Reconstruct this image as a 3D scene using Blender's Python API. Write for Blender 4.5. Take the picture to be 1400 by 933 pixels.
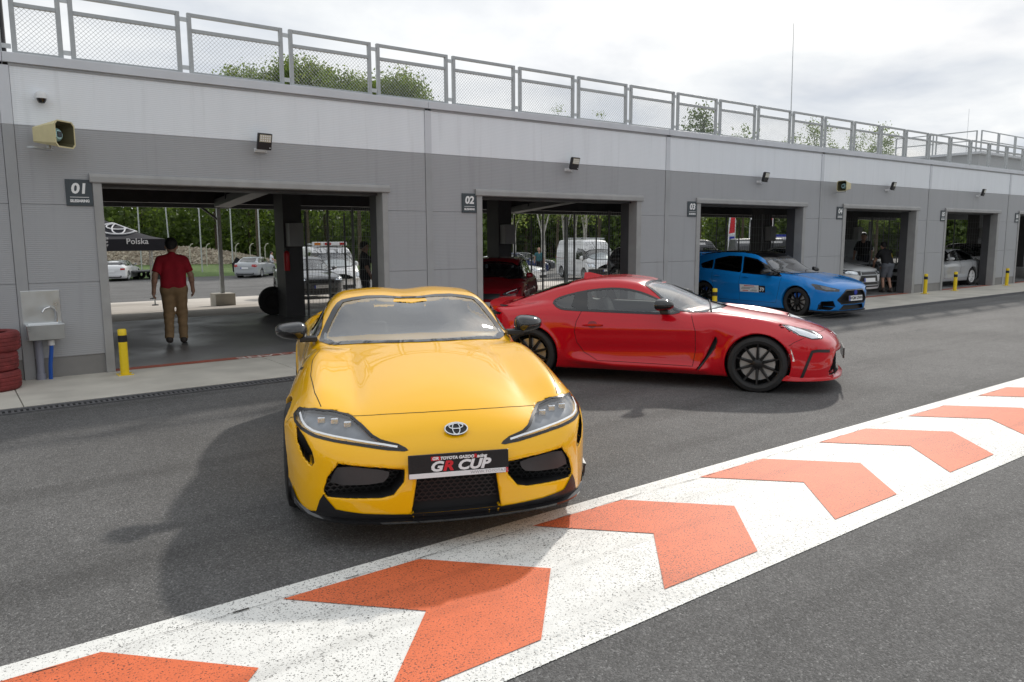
import bpy, bmesh, math, random
import numpy as np
from mathutils import Vector, Matrix
from mathutils.bvhtree import BVHTree

# ------------------------------------------------------------------ camera, sky, sun, exposure
for _o in list(bpy.data.objects): bpy.data.objects.remove(_o)
SC = bpy.context.scene
COL = SC.collection
R = math.radians

CAM_H, YAW, PITCH, ROLL = 1.679, 0.643, 0.136, -0.00479
cam_data = bpy.data.cameras.new('camera')
cam_data.sensor_width = 36.0
cam_data.lens = 1042.07 / 1400 * 36
cam_data.clip_start = 0.05
cam_data.clip_end = 4000
cam = bpy.data.objects.new('camera', cam_data)
COL.objects.link(cam)
_fw = Vector((math.sin(YAW) * math.cos(PITCH), math.cos(YAW) * math.cos(PITCH), -math.sin(PITCH)))
_rt = Vector((math.cos(YAW), -math.sin(YAW), 0))
_up = _rt.cross(_fw)
_r2 = _rt * math.cos(ROLL) + _up * math.sin(ROLL)
_u2 = _up * math.cos(ROLL) - _rt * math.sin(ROLL)
_m = Matrix((_r2, _u2, -_fw)).transposed().to_4x4()
_m.translation = (0, 0, CAM_H)
cam.matrix_world = _m
SC.camera = cam

SUN_EL, SUN_AZ = R(33.8), R(30.5)          # azimuth counted from +X towards +Y
world = bpy.data.worlds.new('World')
SC.world = world
world.use_nodes = True
_n = world.node_tree.nodes; _l = world.node_tree.links
_n.clear()
_out = _n.new('ShaderNodeOutputWorld'); _bg = _n.new('ShaderNodeBackground')
_sky = _n.new('ShaderNodeTexSky'); _sky.sky_type = 'NISHITA'; _sky.sun_disc = False
_sky.sun_elevation = SUN_EL; _sky.sun_rotation = R(90) - SUN_AZ
_sky.air_density = 1.0; _sky.dust_density = 2.5
_sm = _n.new('ShaderNodeVectorMath'); _sm.operation = 'SCALE'; _sm.inputs['Scale'].default_value = 1.1
_tc = _n.new('ShaderNodeTexCoord')
_sep = _n.new('ShaderNodeSeparateXYZ'); _l.new(_tc.outputs['Generated'], _sep.inputs[0])
# cloud layer: direction projected on a flat ceiling so clouds shrink to the horizon
_mx = _n.new('ShaderNodeMath'); _mx.operation = 'MAXIMUM'; _mx.inputs[1].default_value = 0.06
_l.new(_sep.outputs['Z'], _mx.inputs[0])
_ad = _n.new('ShaderNodeMath'); _ad.operation = 'ADD'; _ad.inputs[1].default_value = 0.18
_l.new(_mx.outputs[0], _ad.inputs[0])
_dx = _n.new('ShaderNodeMath'); _dx.operation = 'DIVIDE'; _l.new(_sep.outputs['X'], _dx.inputs[0]); _l.new(_ad.outputs[0], _dx.inputs[1])
_dy = _n.new('ShaderNodeMath'); _dy.operation = 'DIVIDE'; _l.new(_sep.outputs['Y'], _dy.inputs[0]); _l.new(_ad.outputs[0], _dy.inputs[1])
_cv = _n.new('ShaderNodeCombineXYZ'); _l.new(_dx.outputs[0], _cv.inputs[0]); _l.new(_dy.outputs[0], _cv.inputs[1])
_nz = _n.new('ShaderNodeTexNoise'); _nz.inputs['Scale'].default_value = 1.15; _nz.inputs['Detail'].default_value = 7
_nz.inputs['Roughness'].default_value = 0.55; _nz.inputs['Distortion'].default_value = 0.25
_l.new(_cv.outputs[0], _nz.inputs['Vector'])
_cr = _n.new('ShaderNodeValToRGB')
_cr.color_ramp.elements[0].position = 0.36; _cr.color_ramp.elements[0].color = (0.60, 0.64, 0.70, 1)
_cr.color_ramp.elements[1].position = 0.60; _cr.color_ramp.elements[1].color = (0.88, 0.895, 0.90, 1)
_l.new(_nz.outputs['Fac'], _cr.inputs[0])
_nz2 = _n.new('ShaderNodeTexNoise'); _nz2.inputs['Scale'].default_value = 0.8; _nz2.inputs['Detail'].default_value = 5
_l.new(_cv.outputs[0], _nz2.inputs['Vector'])
_cf = _n.new('ShaderNodeMapRange'); _cf.inputs['From Min'].default_value = 0.33; _cf.inputs['From Max'].default_value = 0.5
_cf.inputs['To Min'].default_value = 0.80; _cf.inputs['To Max'].default_value = 1.0
_l.new(_nz2.outputs['Fac'], _cf.inputs['Value'])
_mix = _n.new('ShaderNodeMix'); _mix.data_type = 'RGBA'
_l.new(_cf.outputs['Result'], _mix.inputs['Factor'])
_c10 = _n.new('ShaderNodeVectorMath'); _c10.operation = 'SCALE'; _c10.inputs['Scale'].default_value = 10.0
_l.new(_cr.outputs['Color'], _c10.inputs[0])
_l.new(_sky.outputs['Color'], _sm.inputs[0])
_l.new(_sm.outputs[0], _mix.inputs['A']); _l.new(_c10.outputs[0], _mix.inputs['B'])
_l.new(_mix.outputs['Result'], _bg.inputs['Color'])
_bg.inputs['Strength'].default_value = 0.096
_l.new(_bg.outputs[0], _out.inputs['Surface'])

sun_data = bpy.data.lights.new('sun', 'SUN')
sun_data.energy = 2.4; sun_data.angle = R(1.8); sun_data.color = (1.0, 0.94, 0.86)
sun = bpy.data.objects.new('sun', sun_data); COL.objects.link(sun)
_sd = Vector((math.cos(SUN_EL) * math.cos(SUN_AZ), math.cos(SUN_EL) * math.sin(SUN_AZ), math.sin(SUN_EL)))
sun.rotation_euler = _sd.to_track_quat('Z', 'Y').to_euler()
sun.location = (20, 12, 25)
SC.view_settings.view_transform = 'Standard'
try: SC.view_settings.look = 'None'
except Exception: pass
SC.view_settings.exposure = 0.24; SC.view_settings.gamma = 1.0
SC.cycles.max_bounces = 8
SC.cycles.transparent_max_bounces = 24
SC.cycles.use_denoising = True
# ------------------------------------------------------------------ helpers: meshes, things, materials
RNG = random.Random(7)

class MB:
    """collects shapes; build() links them as one mesh object"""
    def __init__(s): s.v = []; s.f = []; s.m = []
    def add(s, vs, fs, mi=0):
        b = len(s.v); s.v += [tuple(p) for p in vs]
        for f in fs: s.f.append(tuple(i + b for i in f)); s.m.append(mi)
        return s
    def box(s, x0, x1, y0, y1, z0, z1, mi=0):
        return s.add([(x0,y0,z0),(x1,y0,z0),(x1,y1,z0),(x0,y1,z0),(x0,y0,z1),(x1,y0,z1),(x1,y1,z1),(x0,y1,z1)],
                     [(3,2,1,0),(4,5,6,7),(0,1,5,4),(1,2,6,5),(2,3,7,6),(3,0,4,7)], mi)
    def bar(s, a, b, w, h=None, up=(0,0,1), mi=0):
        a = Vector(a); b = Vector(b); d = (b - a).normalized(); up = Vector(up)
        if abs(d.dot(up)) > 0.98: up = Vector((1,0,0))
        sx = d.cross(up).normalized(); sy = sx.cross(d); h = h or w
        o = [sx*(-w/2)+sy*(-h/2), sx*(w/2)+sy*(-h/2), sx*(w/2)+sy*(h/2), sx*(-w/2)+sy*(h/2)]
        return s.add([a+q for q in o]+[b+q for q in o], [(0,1,2,3),(7,6,5,4),(0,4,5,1),(1,5,6,2),(2,6,7,3),(3,7,4,0)], mi)
    def tube(s, pts, r, n=8, mi=0, cap=True):
        pts = [Vector(p) for p in pts]; rs = r if isinstance(r, (list, tuple)) else [r]*len(pts)
        vs = []; fs = []; prev = None
        for i, p in enumerate(pts):
            d = (pts[min(i+1,len(pts)-1)] - pts[max(i-1,0)]).normalized()
            if prev is None:
                up = Vector((0,0,1)) if abs(d.z) < .9 else Vector((1,0,0)); sx = d.cross(up).normalized()
            else:
                sx = (prev - d*prev.dot(d)).normalized()
            prev = sx; sy = d.cross(sx)
            for k in range(n):
                t = 2*math.pi*k/n; vs.append(p + (sx*math.cos(t)+sy*math.sin(t))*rs[i])
        for i in range(len(pts)-1):
            for k in range(n):
                a = i*n+k; b = i*n+(k+1)%n; fs.append((a,b,b+n,a+n))
        if cap: fs.append(tuple(range(n))[::-1]); fs.append(tuple(range((len(pts)-1)*n, len(pts)*n)))
        return s.add(vs, fs, mi)
    def lathe(s, prof, n=24, axis='z', c=(0,0,0), mi=0, a0=0, a1=2*math.pi):
        """prof = [(r, h)...] round an axis through c"""
        c = Vector(c); vs = []; fs = []; full = abs(a1-a0-2*math.pi) < 1e-6; m = n if full else n+1
        for r_, h_ in prof:
            for k in range(m):
                t = a0+(a1-a0)*k/n; u, v = r_*math.cos(t), r_*math.sin(t)
                p = (u,v,h_) if axis == 'z' else ((h_,u,v) if axis == 'x' else (v,h_,u))
                vs.append(c+Vector(p))
        for i in range(len(prof)-1):
            for k in range(n):
                a = i*m+k; b = i*m+(k+1)%m; fs.append((a,b,b+m,a+m))
        return s.add(vs, fs, mi)
    def prism(s, poly, ax, d0, d1, mi=0):
        """poly: 2-D outline; ax 'y': (x,z) extruded d0..d1 in y, 'z': (x,y), 'x': (y,z)"""
        def P(q, d): return (q[0],d,q[1]) if ax == 'y' else ((q[0],q[1],d) if ax == 'z' else (d,q[0],q[1]))
        n = len(poly)
        return s.add([P(q,d0) for q in poly]+[P(q,d1) for q in poly],
                     [tuple(range(n)), tuple(range(2*n-1,n-1,-1))]+[(i,i+n,(i+1)%n+n,(i+1)%n) for i in range(n)], mi)
    def build(s, name, mats, parent=None, smooth=False, bevel=0, angle=35, loc=None, face=None):
        me = bpy.data.meshes.new(name); me.from_pydata(s.v, [], s.f)
        bm = bmesh.new(); bm.from_mesh(me); bmesh.ops.recalc_face_normals(bm, faces=bm.faces)
        if face is not None:                                   # a skin: every face looks the same way
            bm.normal_update(); bmesh.ops.reverse_faces(bm, faces=[f for f in bm.faces if f.normal.dot(face) < 0])
        bm.to_mesh(me); bm.free()
        mats = mats if isinstance(mats, (list, tuple)) else [mats]
        for m_ in mats: me.materials.append(M[m_] if isinstance(m_, str) else m_)
        if len(mats) > 1: me.polygons.foreach_set('material_index', s.m)
        if smooth:
            me.shade_smooth(); me.set_sharp_from_angle(angle=R(angle))
        me.update()
        o = link(name, me, parent)
        if loc is not None: o.location = loc
        if bevel:
            b = o.modifiers.new('bevel', 'BEVEL'); b.width = bevel; b.segments = 2; b.limit_method = 'ANGLE'; b.angle_limit = R(40)
        return o

def link(name, data, parent=None):
    o = bpy.data.objects.new(name, data); COL.objects.link(o)
    if parent is not None: o.parent = parent
    return o
def tag(o, label=None, cat=None, group=None, kind=None):
    if label: o['label'] = label
    if cat: o['category'] = cat
    if group: o['group'] = group
    if kind: o['kind'] = kind
    return o
def thing(name, label, cat, loc=(0,0,0), rz=0, group=None):
    o = link(name, None); o.location = loc; o.rotation_euler = (0,0,rz); o.empty_display_size = .2
    return tag(o, label, cat, group)
def structure(o): o['kind'] = 'structure'; return o
def copy_tree(o, parent=None):
    c = o.copy(); COL.objects.link(c)
    if parent is not None: c.parent = parent
    for ch in list(o.children): copy_tree(ch, c)
    return c

M = {}
def nodes_of(m): return m.node_tree.nodes, m.node_tree.links
def mat(name, col, rough=.5, metal=0., spec=.5, coat=0., var=0., vscale=8., bump=0., bscale=60., trans=0., alpha=1., emit=None, estr=0., ior=None, rvar=0., vdetail=4, coords='Object', stretch=None):
    m = bpy.data.materials.new(name); m.use_nodes = True; N, L = nodes_of(m); b = N['Principled BSDF']
    b.inputs['Base Color'].default_value = (*col, 1); b.inputs['Roughness'].default_value = rough
    b.inputs['Metallic'].default_value = metal; b.inputs['Specular IOR Level'].default_value = spec
    b.inputs['Coat Weight'].default_value = coat; b.inputs['Coat Roughness'].default_value = .03
    b.inputs['Transmission Weight'].default_value = trans; b.inputs['Alpha'].default_value = alpha
    if ior: b.inputs['IOR'].default_value = ior
    if emit: b.inputs['Emission Color'].default_value = (*emit,1); b.inputs['Emission Strength'].default_value = estr
    if var or bump or rvar:
        tc = N.new('ShaderNodeTexCoord'); src = tc.outputs[coords]
        if stretch:
            mp = N.new('ShaderNodeMapping'); mp.inputs['Scale'].default_value = stretch; L.new(src, mp.inputs[0]); src = mp.outputs[0]
    if var or rvar:
        n = N.new('ShaderNodeTexNoise'); n.inputs['Scale'].default_value = vscale; n.inputs['Detail'].default_value = vdetail; L.new(src, n.inputs['Vector'])
        if var:
            h = N.new('ShaderNodeMapRange'); h.inputs['From Min'].default_value = .3; h.inputs['From Max'].default_value = .7
            h.inputs['To Min'].default_value = 1-var; h.inputs['To Max'].default_value = 1+var; L.new(n.outputs['Fac'], h.inputs['Value'])
            s = N.new('ShaderNodeVectorMath'); s.operation = 'SCALE'; s.inputs[0].default_value = col; L.new(h.outputs[0], s.inputs['Scale'])
            L.new(s.outputs[0], b.inputs['Base Color'])
        if rvar:
            h = N.new('ShaderNodeMapRange'); h.inputs['From Min'].default_value = .3; h.inputs['From Max'].default_value = .7
            h.inputs['To Min'].default_value = max(rough-rvar,.02); h.inputs['To Max'].default_value = rough+rvar; L.new(n.outputs['Fac'], h.inputs['Value'])
            L.new(h.outputs[0], b.inputs['Roughness'])
    if bump:
        n = N.new('ShaderNodeTexNoise'); n.inputs['Scale'].default_value = bscale; n.inputs['Detail'].default_value = 3; L.new(src, n.inputs['Vector'])
        bp = N.new('ShaderNodeBump'); bp.inputs['Strength'].default_value = bump; bp.inputs['Distance'].default_value = .01
        L.new(n.outputs['Fac'], bp.inputs['Height']); L.new(bp.outputs[0], b.inputs['Normal'])
    M[name] = m
    return m
def math_node(N, L, op, a, b=None, c=None):
    m = N.new('ShaderNodeMath'); m.operation = op
    for i, v in enumerate((a, b, c)):
        if v is None: continue
        if isinstance(v, (int, float)): m.inputs[i].default_value = v
        else: L.new(v, m.inputs[i])
    return m.outputs[0]

def cut_outline(poly):
    return [Vector((p[0], p[1])) for p in poly]

def text_obj(name, body, size, mat_, parent=None, loc=(0,0,0), rot=(0,0,0), shear=0., align='CENTER', sx=1., extrude=.001, bold=0.):
    cu = bpy.data.curves.new(name, 'FONT'); cu.body = body; cu.size = size; cu.align_x = align; cu.align_y = 'CENTER'
    cu.extrude = extrude; cu.shear = shear; cu.offset = bold; cu.resolution_u = 3
    t = bpy.data.objects.new(name, cu); COL.objects.link(t)
    bpy.context.view_layer.update()
    dg = bpy.context.evaluated_depsgraph_get(); me = bpy.data.meshes.new_from_object(t.evaluated_get(dg))
    bpy.data.objects.remove(t); bpy.data.curves.remove(cu)
    me.materials.clear(); me.materials.append(M[mat_])
    o = link(name, me, parent); o.location = loc; o.rotation_euler = rot; o.scale = (sx, 1, 1)
    return o
# ------------------------------------------------------------------ materials
def m_asphalt():
    m = bpy.data.materials.new('asphalt'); m.use_nodes = True; N, L = nodes_of(m); b = N['Principled BSDF']
    tc = N.new('ShaderNodeTexCoord'); P = tc.outputs['Object']
    v = N.new('ShaderNodeTexVoronoi'); v.inputs['Scale'].default_value = 130; L.new(P, v.inputs['Vector'])
    g = N.new('ShaderNodeRGBToBW'); L.new(v.outputs['Color'], g.inputs[0])
    n1 = N.new('ShaderNodeTexNoise'); n1.inputs['Scale'].default_value = 300; n1.inputs['Detail'].default_value = 3; L.new(P, n1.inputs['Vector'])
    n2 = N.new('ShaderNodeTexNoise'); n2.inputs['Scale'].default_value = .55; n2.inputs['Detail'].default_value = 6; n2.inputs['Roughness'].default_value = .6; L.new(P, n2.inputs['Vector'])
    n3 = N.new('ShaderNodeTexNoise'); n3.inputs['Scale'].default_value = 9; n3.inputs['Detail'].default_value = 5; L.new(P, n3.inputs['Vector'])
    a = math_node(N, L, 'MULTIPLY_ADD', g.outputs[0], .105, .064)
    pw = math_node(N, L, 'POWER', g.outputs[0], 9); a = math_node(N, L, 'MULTIPLY_ADD', pw, .16, a)
    bb = math_node(N, L, 'MULTIPLY_ADD', n1.outputs['Fac'], 1.5, .25); a = math_node(N, L, 'MULTIPLY', a, bb)
    c1 = math_node(N, L, 'MULTIPLY_ADD', n2.outputs['Fac'], 1.0, .50); a = math_node(N, L, 'MULTIPLY', a, c1)
    c2 = math_node(N, L, 'MULTIPLY_ADD', n3.outputs['Fac'], .35, .82); a = math_node(N, L, 'MULTIPLY', a, c2)
    # dark tyre rubber swept along the lane
    mp = N.new('ShaderNodeMapping'); mp.inputs['Scale'].default_value = (.12, 1.6, 1); mp.inputs['Rotation'].default_value = (0,0,.06); L.new(P, mp.inputs[0])
    n4 = N.new('ShaderNodeTexNoise'); n4.inputs['Scale'].default_value = 1; n4.inputs['Detail'].default_value = 4; L.new(mp.outputs[0], n4.inputs['Vector'])
    r4 = N.new('ShaderNodeMapRange'); r4.inputs['From Min'].default_value = .5; r4.inputs['From Max'].default_value = .75; r4.inputs['To Min'].default_value = 1; r4.inputs['To Max'].default_value = .62
    L.new(n4.outputs['Fac'], r4.inputs['Value']); a = math_node(N, L, 'MULTIPLY', a, r4.outputs[0])
    cc = N.new('ShaderNodeCombineColor'); L.new(math_node(N, L, 'MULTIPLY', a, 1.01), cc.inputs[0]); L.new(a, cc.inputs[1]); L.new(math_node(N, L, 'MULTIPLY', a, .99), cc.inputs[2])
    L.new(cc.outputs[0], b.inputs['Base Color']); b.inputs['Roughness'].default_value = .82; b.inputs['Specular IOR Level'].default_value = .35
    bp = N.new('ShaderNodeBump'); bp.inputs['Strength'].default_value = .9; bp.inputs['Distance'].default_value = .004
    h = math_node(N, L, 'MULTIPLY_ADD', v.outputs['Distance'], -1.0, n1.outputs['Fac']); L.new(h, bp.inputs['Height']); L.new(bp.outputs[0], b.inputs['Normal'])
    M['asphalt'] = m
m_asphalt()

def m_paint(name, col, pit, pcol):
    m = bpy.data.materials.new(name); m.use_nodes = True; N, L = nodes_of(m); b = N['Principled BSDF']
    tc = N.new('ShaderNodeTexCoord'); P = tc.outputs['Object']
    n1 = N.new('ShaderNodeTexNoise'); n1.inputs['Scale'].default_value = 105; n1.inputs['Detail'].default_value = 5; n1.inputs['Roughness'].default_value = .68; L.new(P, n1.inputs['Vector'])
    n2 = N.new('ShaderNodeTexNoise'); n2.inputs['Scale'].default_value = 1.3; n2.inputs['Detail'].default_value = 3; L.new(P, n2.inputs['Vector'])
    n3 = N.new('ShaderNodeTexNoise'); n3.inputs['Scale'].default_value = 7; n3.inputs['Detail'].default_value = 6; L.new(P, n3.inputs['Vector'])
    k = math_node(N, L, 'MULTIPLY_ADD', n2.outputs['Fac'], .10, n1.outputs['Fac'])
    r = N.new('ShaderNodeMapRange'); r.inputs['From Min'].default_value = pit; r.inputs['From Max'].default_value = pit+.035; L.new(k, r.inputs['Value'])
    t = math_node(N, L, 'MULTIPLY_ADD', n3.outputs['Fac'], .35, .80)
    mw = N.new('ShaderNodeMapping'); mw.inputs['Scale'].default_value = (.35,4.5,1); mw.inputs['Rotation'].default_value = (0,0,.35); L.new(P, mw.inputs[0])
    nw = N.new('ShaderNodeTexNoise'); nw.inputs['Scale'].default_value = 1.3; nw.inputs['Detail'].default_value = 5; L.new(mw.outputs[0], nw.inputs['Vector'])
    rw = N.new('ShaderNodeMapRange'); rw.inputs['From Min'].default_value = .52; rw.inputs['From Max'].default_value = .75; rw.inputs['To Min'].default_value = 1; rw.inputs['To Max'].default_value = .78; L.new(nw.outputs['Fac'], rw.inputs['Value'])
    t = math_node(N, L, 'MULTIPLY', t, rw.outputs[0])
    sc = N.new('ShaderNodeVectorMath'); sc.operation = 'SCALE'; sc.inputs[0].default_value = col; L.new(t, sc.inputs['Scale'])
    mx = N.new('ShaderNodeMix'); mx.data_type = 'RGBA'; L.new(r.outputs[0], mx.inputs['Factor']); L.new(sc.outputs[0], mx.inputs['A']); mx.inputs['B'].default_value = (*pcol, 1)
    L.new(mx.outputs['Result'], b.inputs['Base Color']); b.inputs['Roughness'].default_value = .6; b.inputs['Specular IOR Level'].default_value = .35
    bp = N.new('ShaderNodeBump'); bp.inputs['Strength'].default_value = .5; bp.inputs['Distance'].default_value = .004
    L.new(math_node(N, L, 'SUBTRACT', 1.0, k), bp.inputs['Height']); L.new(bp.outputs[0], b.inputs['Normal'])
    M[name] = m
m_paint('white_paint', (.77,.77,.74), .625, (.07,.068,.065))
m_paint('orange_paint', (.70,.155,.058), .615, (.06,.035,.03))
m_paint('red_floor_paint', (.42,.10,.06), .60, (.22,.2,.18))

def m_panel(name, col, rib=.0235, strength=.5):
    m = bpy.data.materials.new(name); m.use_nodes = True; N, L = nodes_of(m); b = N['Principled BSDF']
    tc = N.new('ShaderNodeTexCoord'); P = tc.outputs['Object']
    s = N.new('ShaderNodeSeparateXYZ'); L.new(P, s.inputs[0])
    nz = N.new('ShaderNodeTexNoise'); nz.inputs['Scale'].default_value = 1.4; nz.inputs['Detail'].default_value = 2; L.new(P, nz.inputs['Vector'])
    zz = math_node(N, L, 'MULTIPLY_ADD', nz.outputs['Fac'], .008, s.outputs[2])
    w = math_node(N, L, 'SINE', math_node(N, L, 'MULTIPLY', zz, 2*math.pi/rib))
    w = math_node(N, L, 'SMOOTH_MAX', w, -.2, .4)
    bp = N.new('ShaderNodeBump'); bp.inputs['Strength'].default_value = strength; bp.inputs['Distance'].default_value = .0022
    L.new(w, bp.inputs['Height']); L.new(bp.outputs[0], b.inputs['Normal'])
    mp = N.new('ShaderNodeMapping'); mp.inputs['Scale'].default_value = (1.6,1.6,.25); L.new(P, mp.inputs[0])
    st = N.new('ShaderNodeTexNoise'); st.inputs['Scale'].default_value = 2.5; st.inputs['Detail'].default_value = 6; L.new(mp.outputs[0], st.inputs['Vector'])
    t = math_node(N, L, 'MULTIPLY_ADD', st.outputs['Fac'], .12, .94)
    mq = N.new('ShaderNodeMapping'); mq.inputs['Scale'].default_value = (7,7,.35); L.new(P, mq.inputs[0])
    sq = N.new('ShaderNodeTexNoise'); sq.inputs['Scale'].default_value = 1.6; sq.inputs['Detail'].default_value = 5; L.new(mq.outputs[0], sq.inputs['Vector'])
    rq = N.new('ShaderNodeMapRange'); rq.inputs['From Min'].default_value = .56; rq.inputs['From Max'].default_value = .80; rq.inputs['To Min'].default_value = 1; rq.inputs['To Max'].default_value = .89; L.new(sq.outputs['Fac'], rq.inputs['Value'])
    t = math_node(N, L, 'MULTIPLY', t, rq.outputs[0])
    sc = N.new('ShaderNodeVectorMath'); sc.operation = 'SCALE'; sc.inputs[0].default_value = col; L.new(t, sc.inputs['Scale'])
    L.new(sc.outputs[0], b.inputs['Base Color']); b.inputs['Roughness'].default_value = .42; b.inputs['Specular IOR Level'].default_value = .4
    M[name] = m
m_panel('panel_light', (.79,.82,.86), strength=.32)
m_panel('panel_grey', (.355,.36,.375), strength=.42)
mat('trim_light', (.60,.62,.66), .4, var=.05, vscale=3)
mat('trim_grey', (.33,.335,.345), .4, var=.06, vscale=3)
mat('plinth_grey', (.22,.215,.21), .6, var=.08, vscale=4, bump=.1, bscale=40)
mat('door_trim', (.32,.318,.315), .45, var=.08, vscale=5)
mat('dark_steel', (.055,.055,.06), .5, var=.2, vscale=4)
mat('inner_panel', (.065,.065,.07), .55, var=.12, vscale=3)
mat('deck_steel', (.20,.205,.21), .45, .3, var=.1, vscale=3)
mat('galvanised', (.50,.52,.53), .42, .55, var=.12, vscale=14, rvar=.1)
mat('rail_paint', (.40,.42,.43), .45, .2, var=.08, vscale=10)
mat('wire', (.34,.36,.37), .5, .4)
mat('concrete', (.50,.475,.42), .85, var=.16, vscale=1.7, vdetail=8, bump=.25, bscale=90)
mat('concrete_back', (.52,.48,.43), .85, var=.12, vscale=.8, vdetail=8, bump=.2, bscale=60)
mat('garage_floor', (.21,.21,.21), .42, var=.3, vscale=1.1, vdetail=8, rvar=.14)
mat('kerb_dark', (.10,.10,.105), .8, var=.15, vscale=20, bump=.3, bscale=120)
mat('hole_black', (.006,.006,.007), .9)
mat('crack', (.035,.033,.032), .9)
mat('grass', (.075,.13,.025), .9, var=.45, vscale=3, vdetail=8, bump=.6, bscale=30)
mat('stone_a', (.30,.25,.19), .9, var=.25, vscale=2)
mat('stone_b', (.42,.37,.29), .9, var=.25, vscale=2)
mat('sign_dark', (.045,.058,.068), .45, var=.05)
mat('sign_white', (.80,.80,.80), .5)
mat('yellow_paint', (.78,.56,.012), .42, var=.06, vscale=20)
mat('black_band', (.012,.012,.014), .45)
mat('plastic_white', (.72,.73,.74), .35)
mat('cream_plastic', (.60,.53,.30), .45, var=.06, vscale=12)
mat('teal_plastic', (.42,.66,.66), .35)
mat('steel_polished', (.62,.64,.65), .22, .95, var=.05, rvar=.08, vscale=6)
mat('steel_brushed', (.60,.62,.63), .34, .9, var=.06, rvar=.08, vscale=5)
mat('chrome', (.75,.75,.76), .08, 1.)
mat('black_plastic', (.014,.014,.016), .38, var=.1)
mat('black_gloss', (.008,.008,.009), .06, coat=.6)
mat('black_matte', (.01,.01,.011), .8)
mat('lamp_face', (.55,.53,.42), .25, coat=.5)
mat('hose_blue', (.012,.09,.42), .4)
mat('pipe_grey', (.27,.28,.34), .45)
mat('tyre_red', (.17,.022,.022), .7, var=.35, vscale=10, bump=.4, bscale=40)
mat('rubber', (.017,.017,.018), .72, var=.2, vscale=20, bump=.15, bscale=80)
mat('fabric_black', (.012,.012,.018), .85, var=.15, vscale=6)
mat('fabric_print', (.68,.68,.70), .8)
mat('bark', (.085,.065,.045), .95, var=.4, vscale=9, bump=.6, bscale=25)
mat('birch_bark', (.50,.48,.44), .85, var=.5, vscale=5, vdetail=6, stretch=(1,1,.35))
for i_, c_ in enumerate([(.100,.145,.038),(.135,.185,.050),(.170,.205,.068),(.072,.105,.036)]):
    m_ = mat('leaf_%d' % i_, c_, .6, var=.35, vscale=1.2)
    N_, L_ = nodes_of(m_); b_ = N_['Principled BSDF']; o_ = N_['Material Output']
    t_ = N_.new('ShaderNodeBsdfTranslucent'); t_.inputs['Color'].default_value = (c_[0]*1.6, c_[1]*1.7, c_[2]*.9, 1)
    x_ = N_.new('ShaderNodeMixShader'); x_.inputs[0].default_value = .45
    L_.new(b_.outputs[0], x_.inputs[1]); L_.new(t_.outputs[0], x_.inputs[2]); L_.new(x_.outputs[0], o_.inputs['Surface'])
# ------------------------------------------------------------------ ground, lane paint, apron
def gz(Y): return float(np.interp(Y, [17, 30, 50], [0, -.6, -1.05]))
def sheet(name, mat_, x0, x1, ys, dz, nx=1, parent=None, zf=None):
    mb = MB(); xs = [x0+(x1-x0)*i/nx for i in range(nx+1)]
    vs = [(x, y, (zf(y) if zf else 0)+dz) for y in ys for x in xs]
    fs = [(j*(nx+1)+i, j*(nx+1)+i+1, (j+1)*(nx+1)+i+1, (j+1)*(nx+1)+i) for j in range(len(ys)-1) for i in range(nx)]
    mb.add(vs, fs); return mb.build(name, mat_, parent)
structure(sheet('ground', 'asphalt', -400, 900, [-300, -20, 17, 20, 25, 30, 35, 40, 45, 50, 57.5, 120, 900], 0, zf=gz))
structure(sheet('grass_verge', 'grass', -200, 500, [57.0, 62, 75, 140, 600], .006, zf=gz))

FY, X0, BAY = 10.517, .765, 5.5
# pit lane blend line: white band, orange chevrons, studded edge
band = structure(sheet('lane_band', 'white_paint', -9, 34, [2.178, 3.469], .004, 1))
yc, hw, PX, X1, ca, cb = 2.833, .507, 1.489, 1.157, .731, .474
for n in range(-5, 19):
    x = X1+n*PX
    mb = MB(); mb.add([(x,yc+hw,.008),(x+cb,yc,.008),(x,yc-hw,.008),(x+ca,yc-hw,.008),(x+ca+cb,yc,.008),(x+ca,yc+hw,.008)], [(0,1,4,5),(1,2,3,4)])
    mb.build('chevron', 'orange_paint', band)
mb = MB(); rr = random.Random(3)
for i in range(0, 300):
    for j in range(5):
        x = -.8+i*.042+(j % 2)*.021; y = 2.192+j*.029; r = .0175; h = .0022+.001*rr.random()
        mb.add([(x-r,y,.003),(x,y-r,.003),(x+r,y,.003),(x,y+r,.003),(x-.4*r,y,.003+h),(x,y-.4*r,.003+h),(x+.4*r,y,.003+h),(x,y+.4*r,.003+h)],
               [(0,1,5,4),(1,2,6,5),(2,3,7,6),(3,0,4,7),(4,5,6,7)])
tag(mb.build('raised_stud_edge', 'white_paint', band), kind='stuff')
mb = MB(); x = -2.; y = 3.335; rr = random.Random(5)
while x < 14:
    nx_ = x+.03+.07*rr.random(); ny = 3.335+(y-3.335)*.85+rr.gauss(0,.006); w = max(.0006, rr.gauss(.0014,.0008))
    if rr.random() < .02: w *= 2
    if rr.random() < .82: mb.add([(x,y-w,.0095),(nx_,ny-w,.0095),(nx_,ny+w,.0095),(x,y+w,.0095)], [(0,1,2,3)])
    x, y = nx_, ny
mb.build('paint_crack', 'crack', band)

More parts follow.
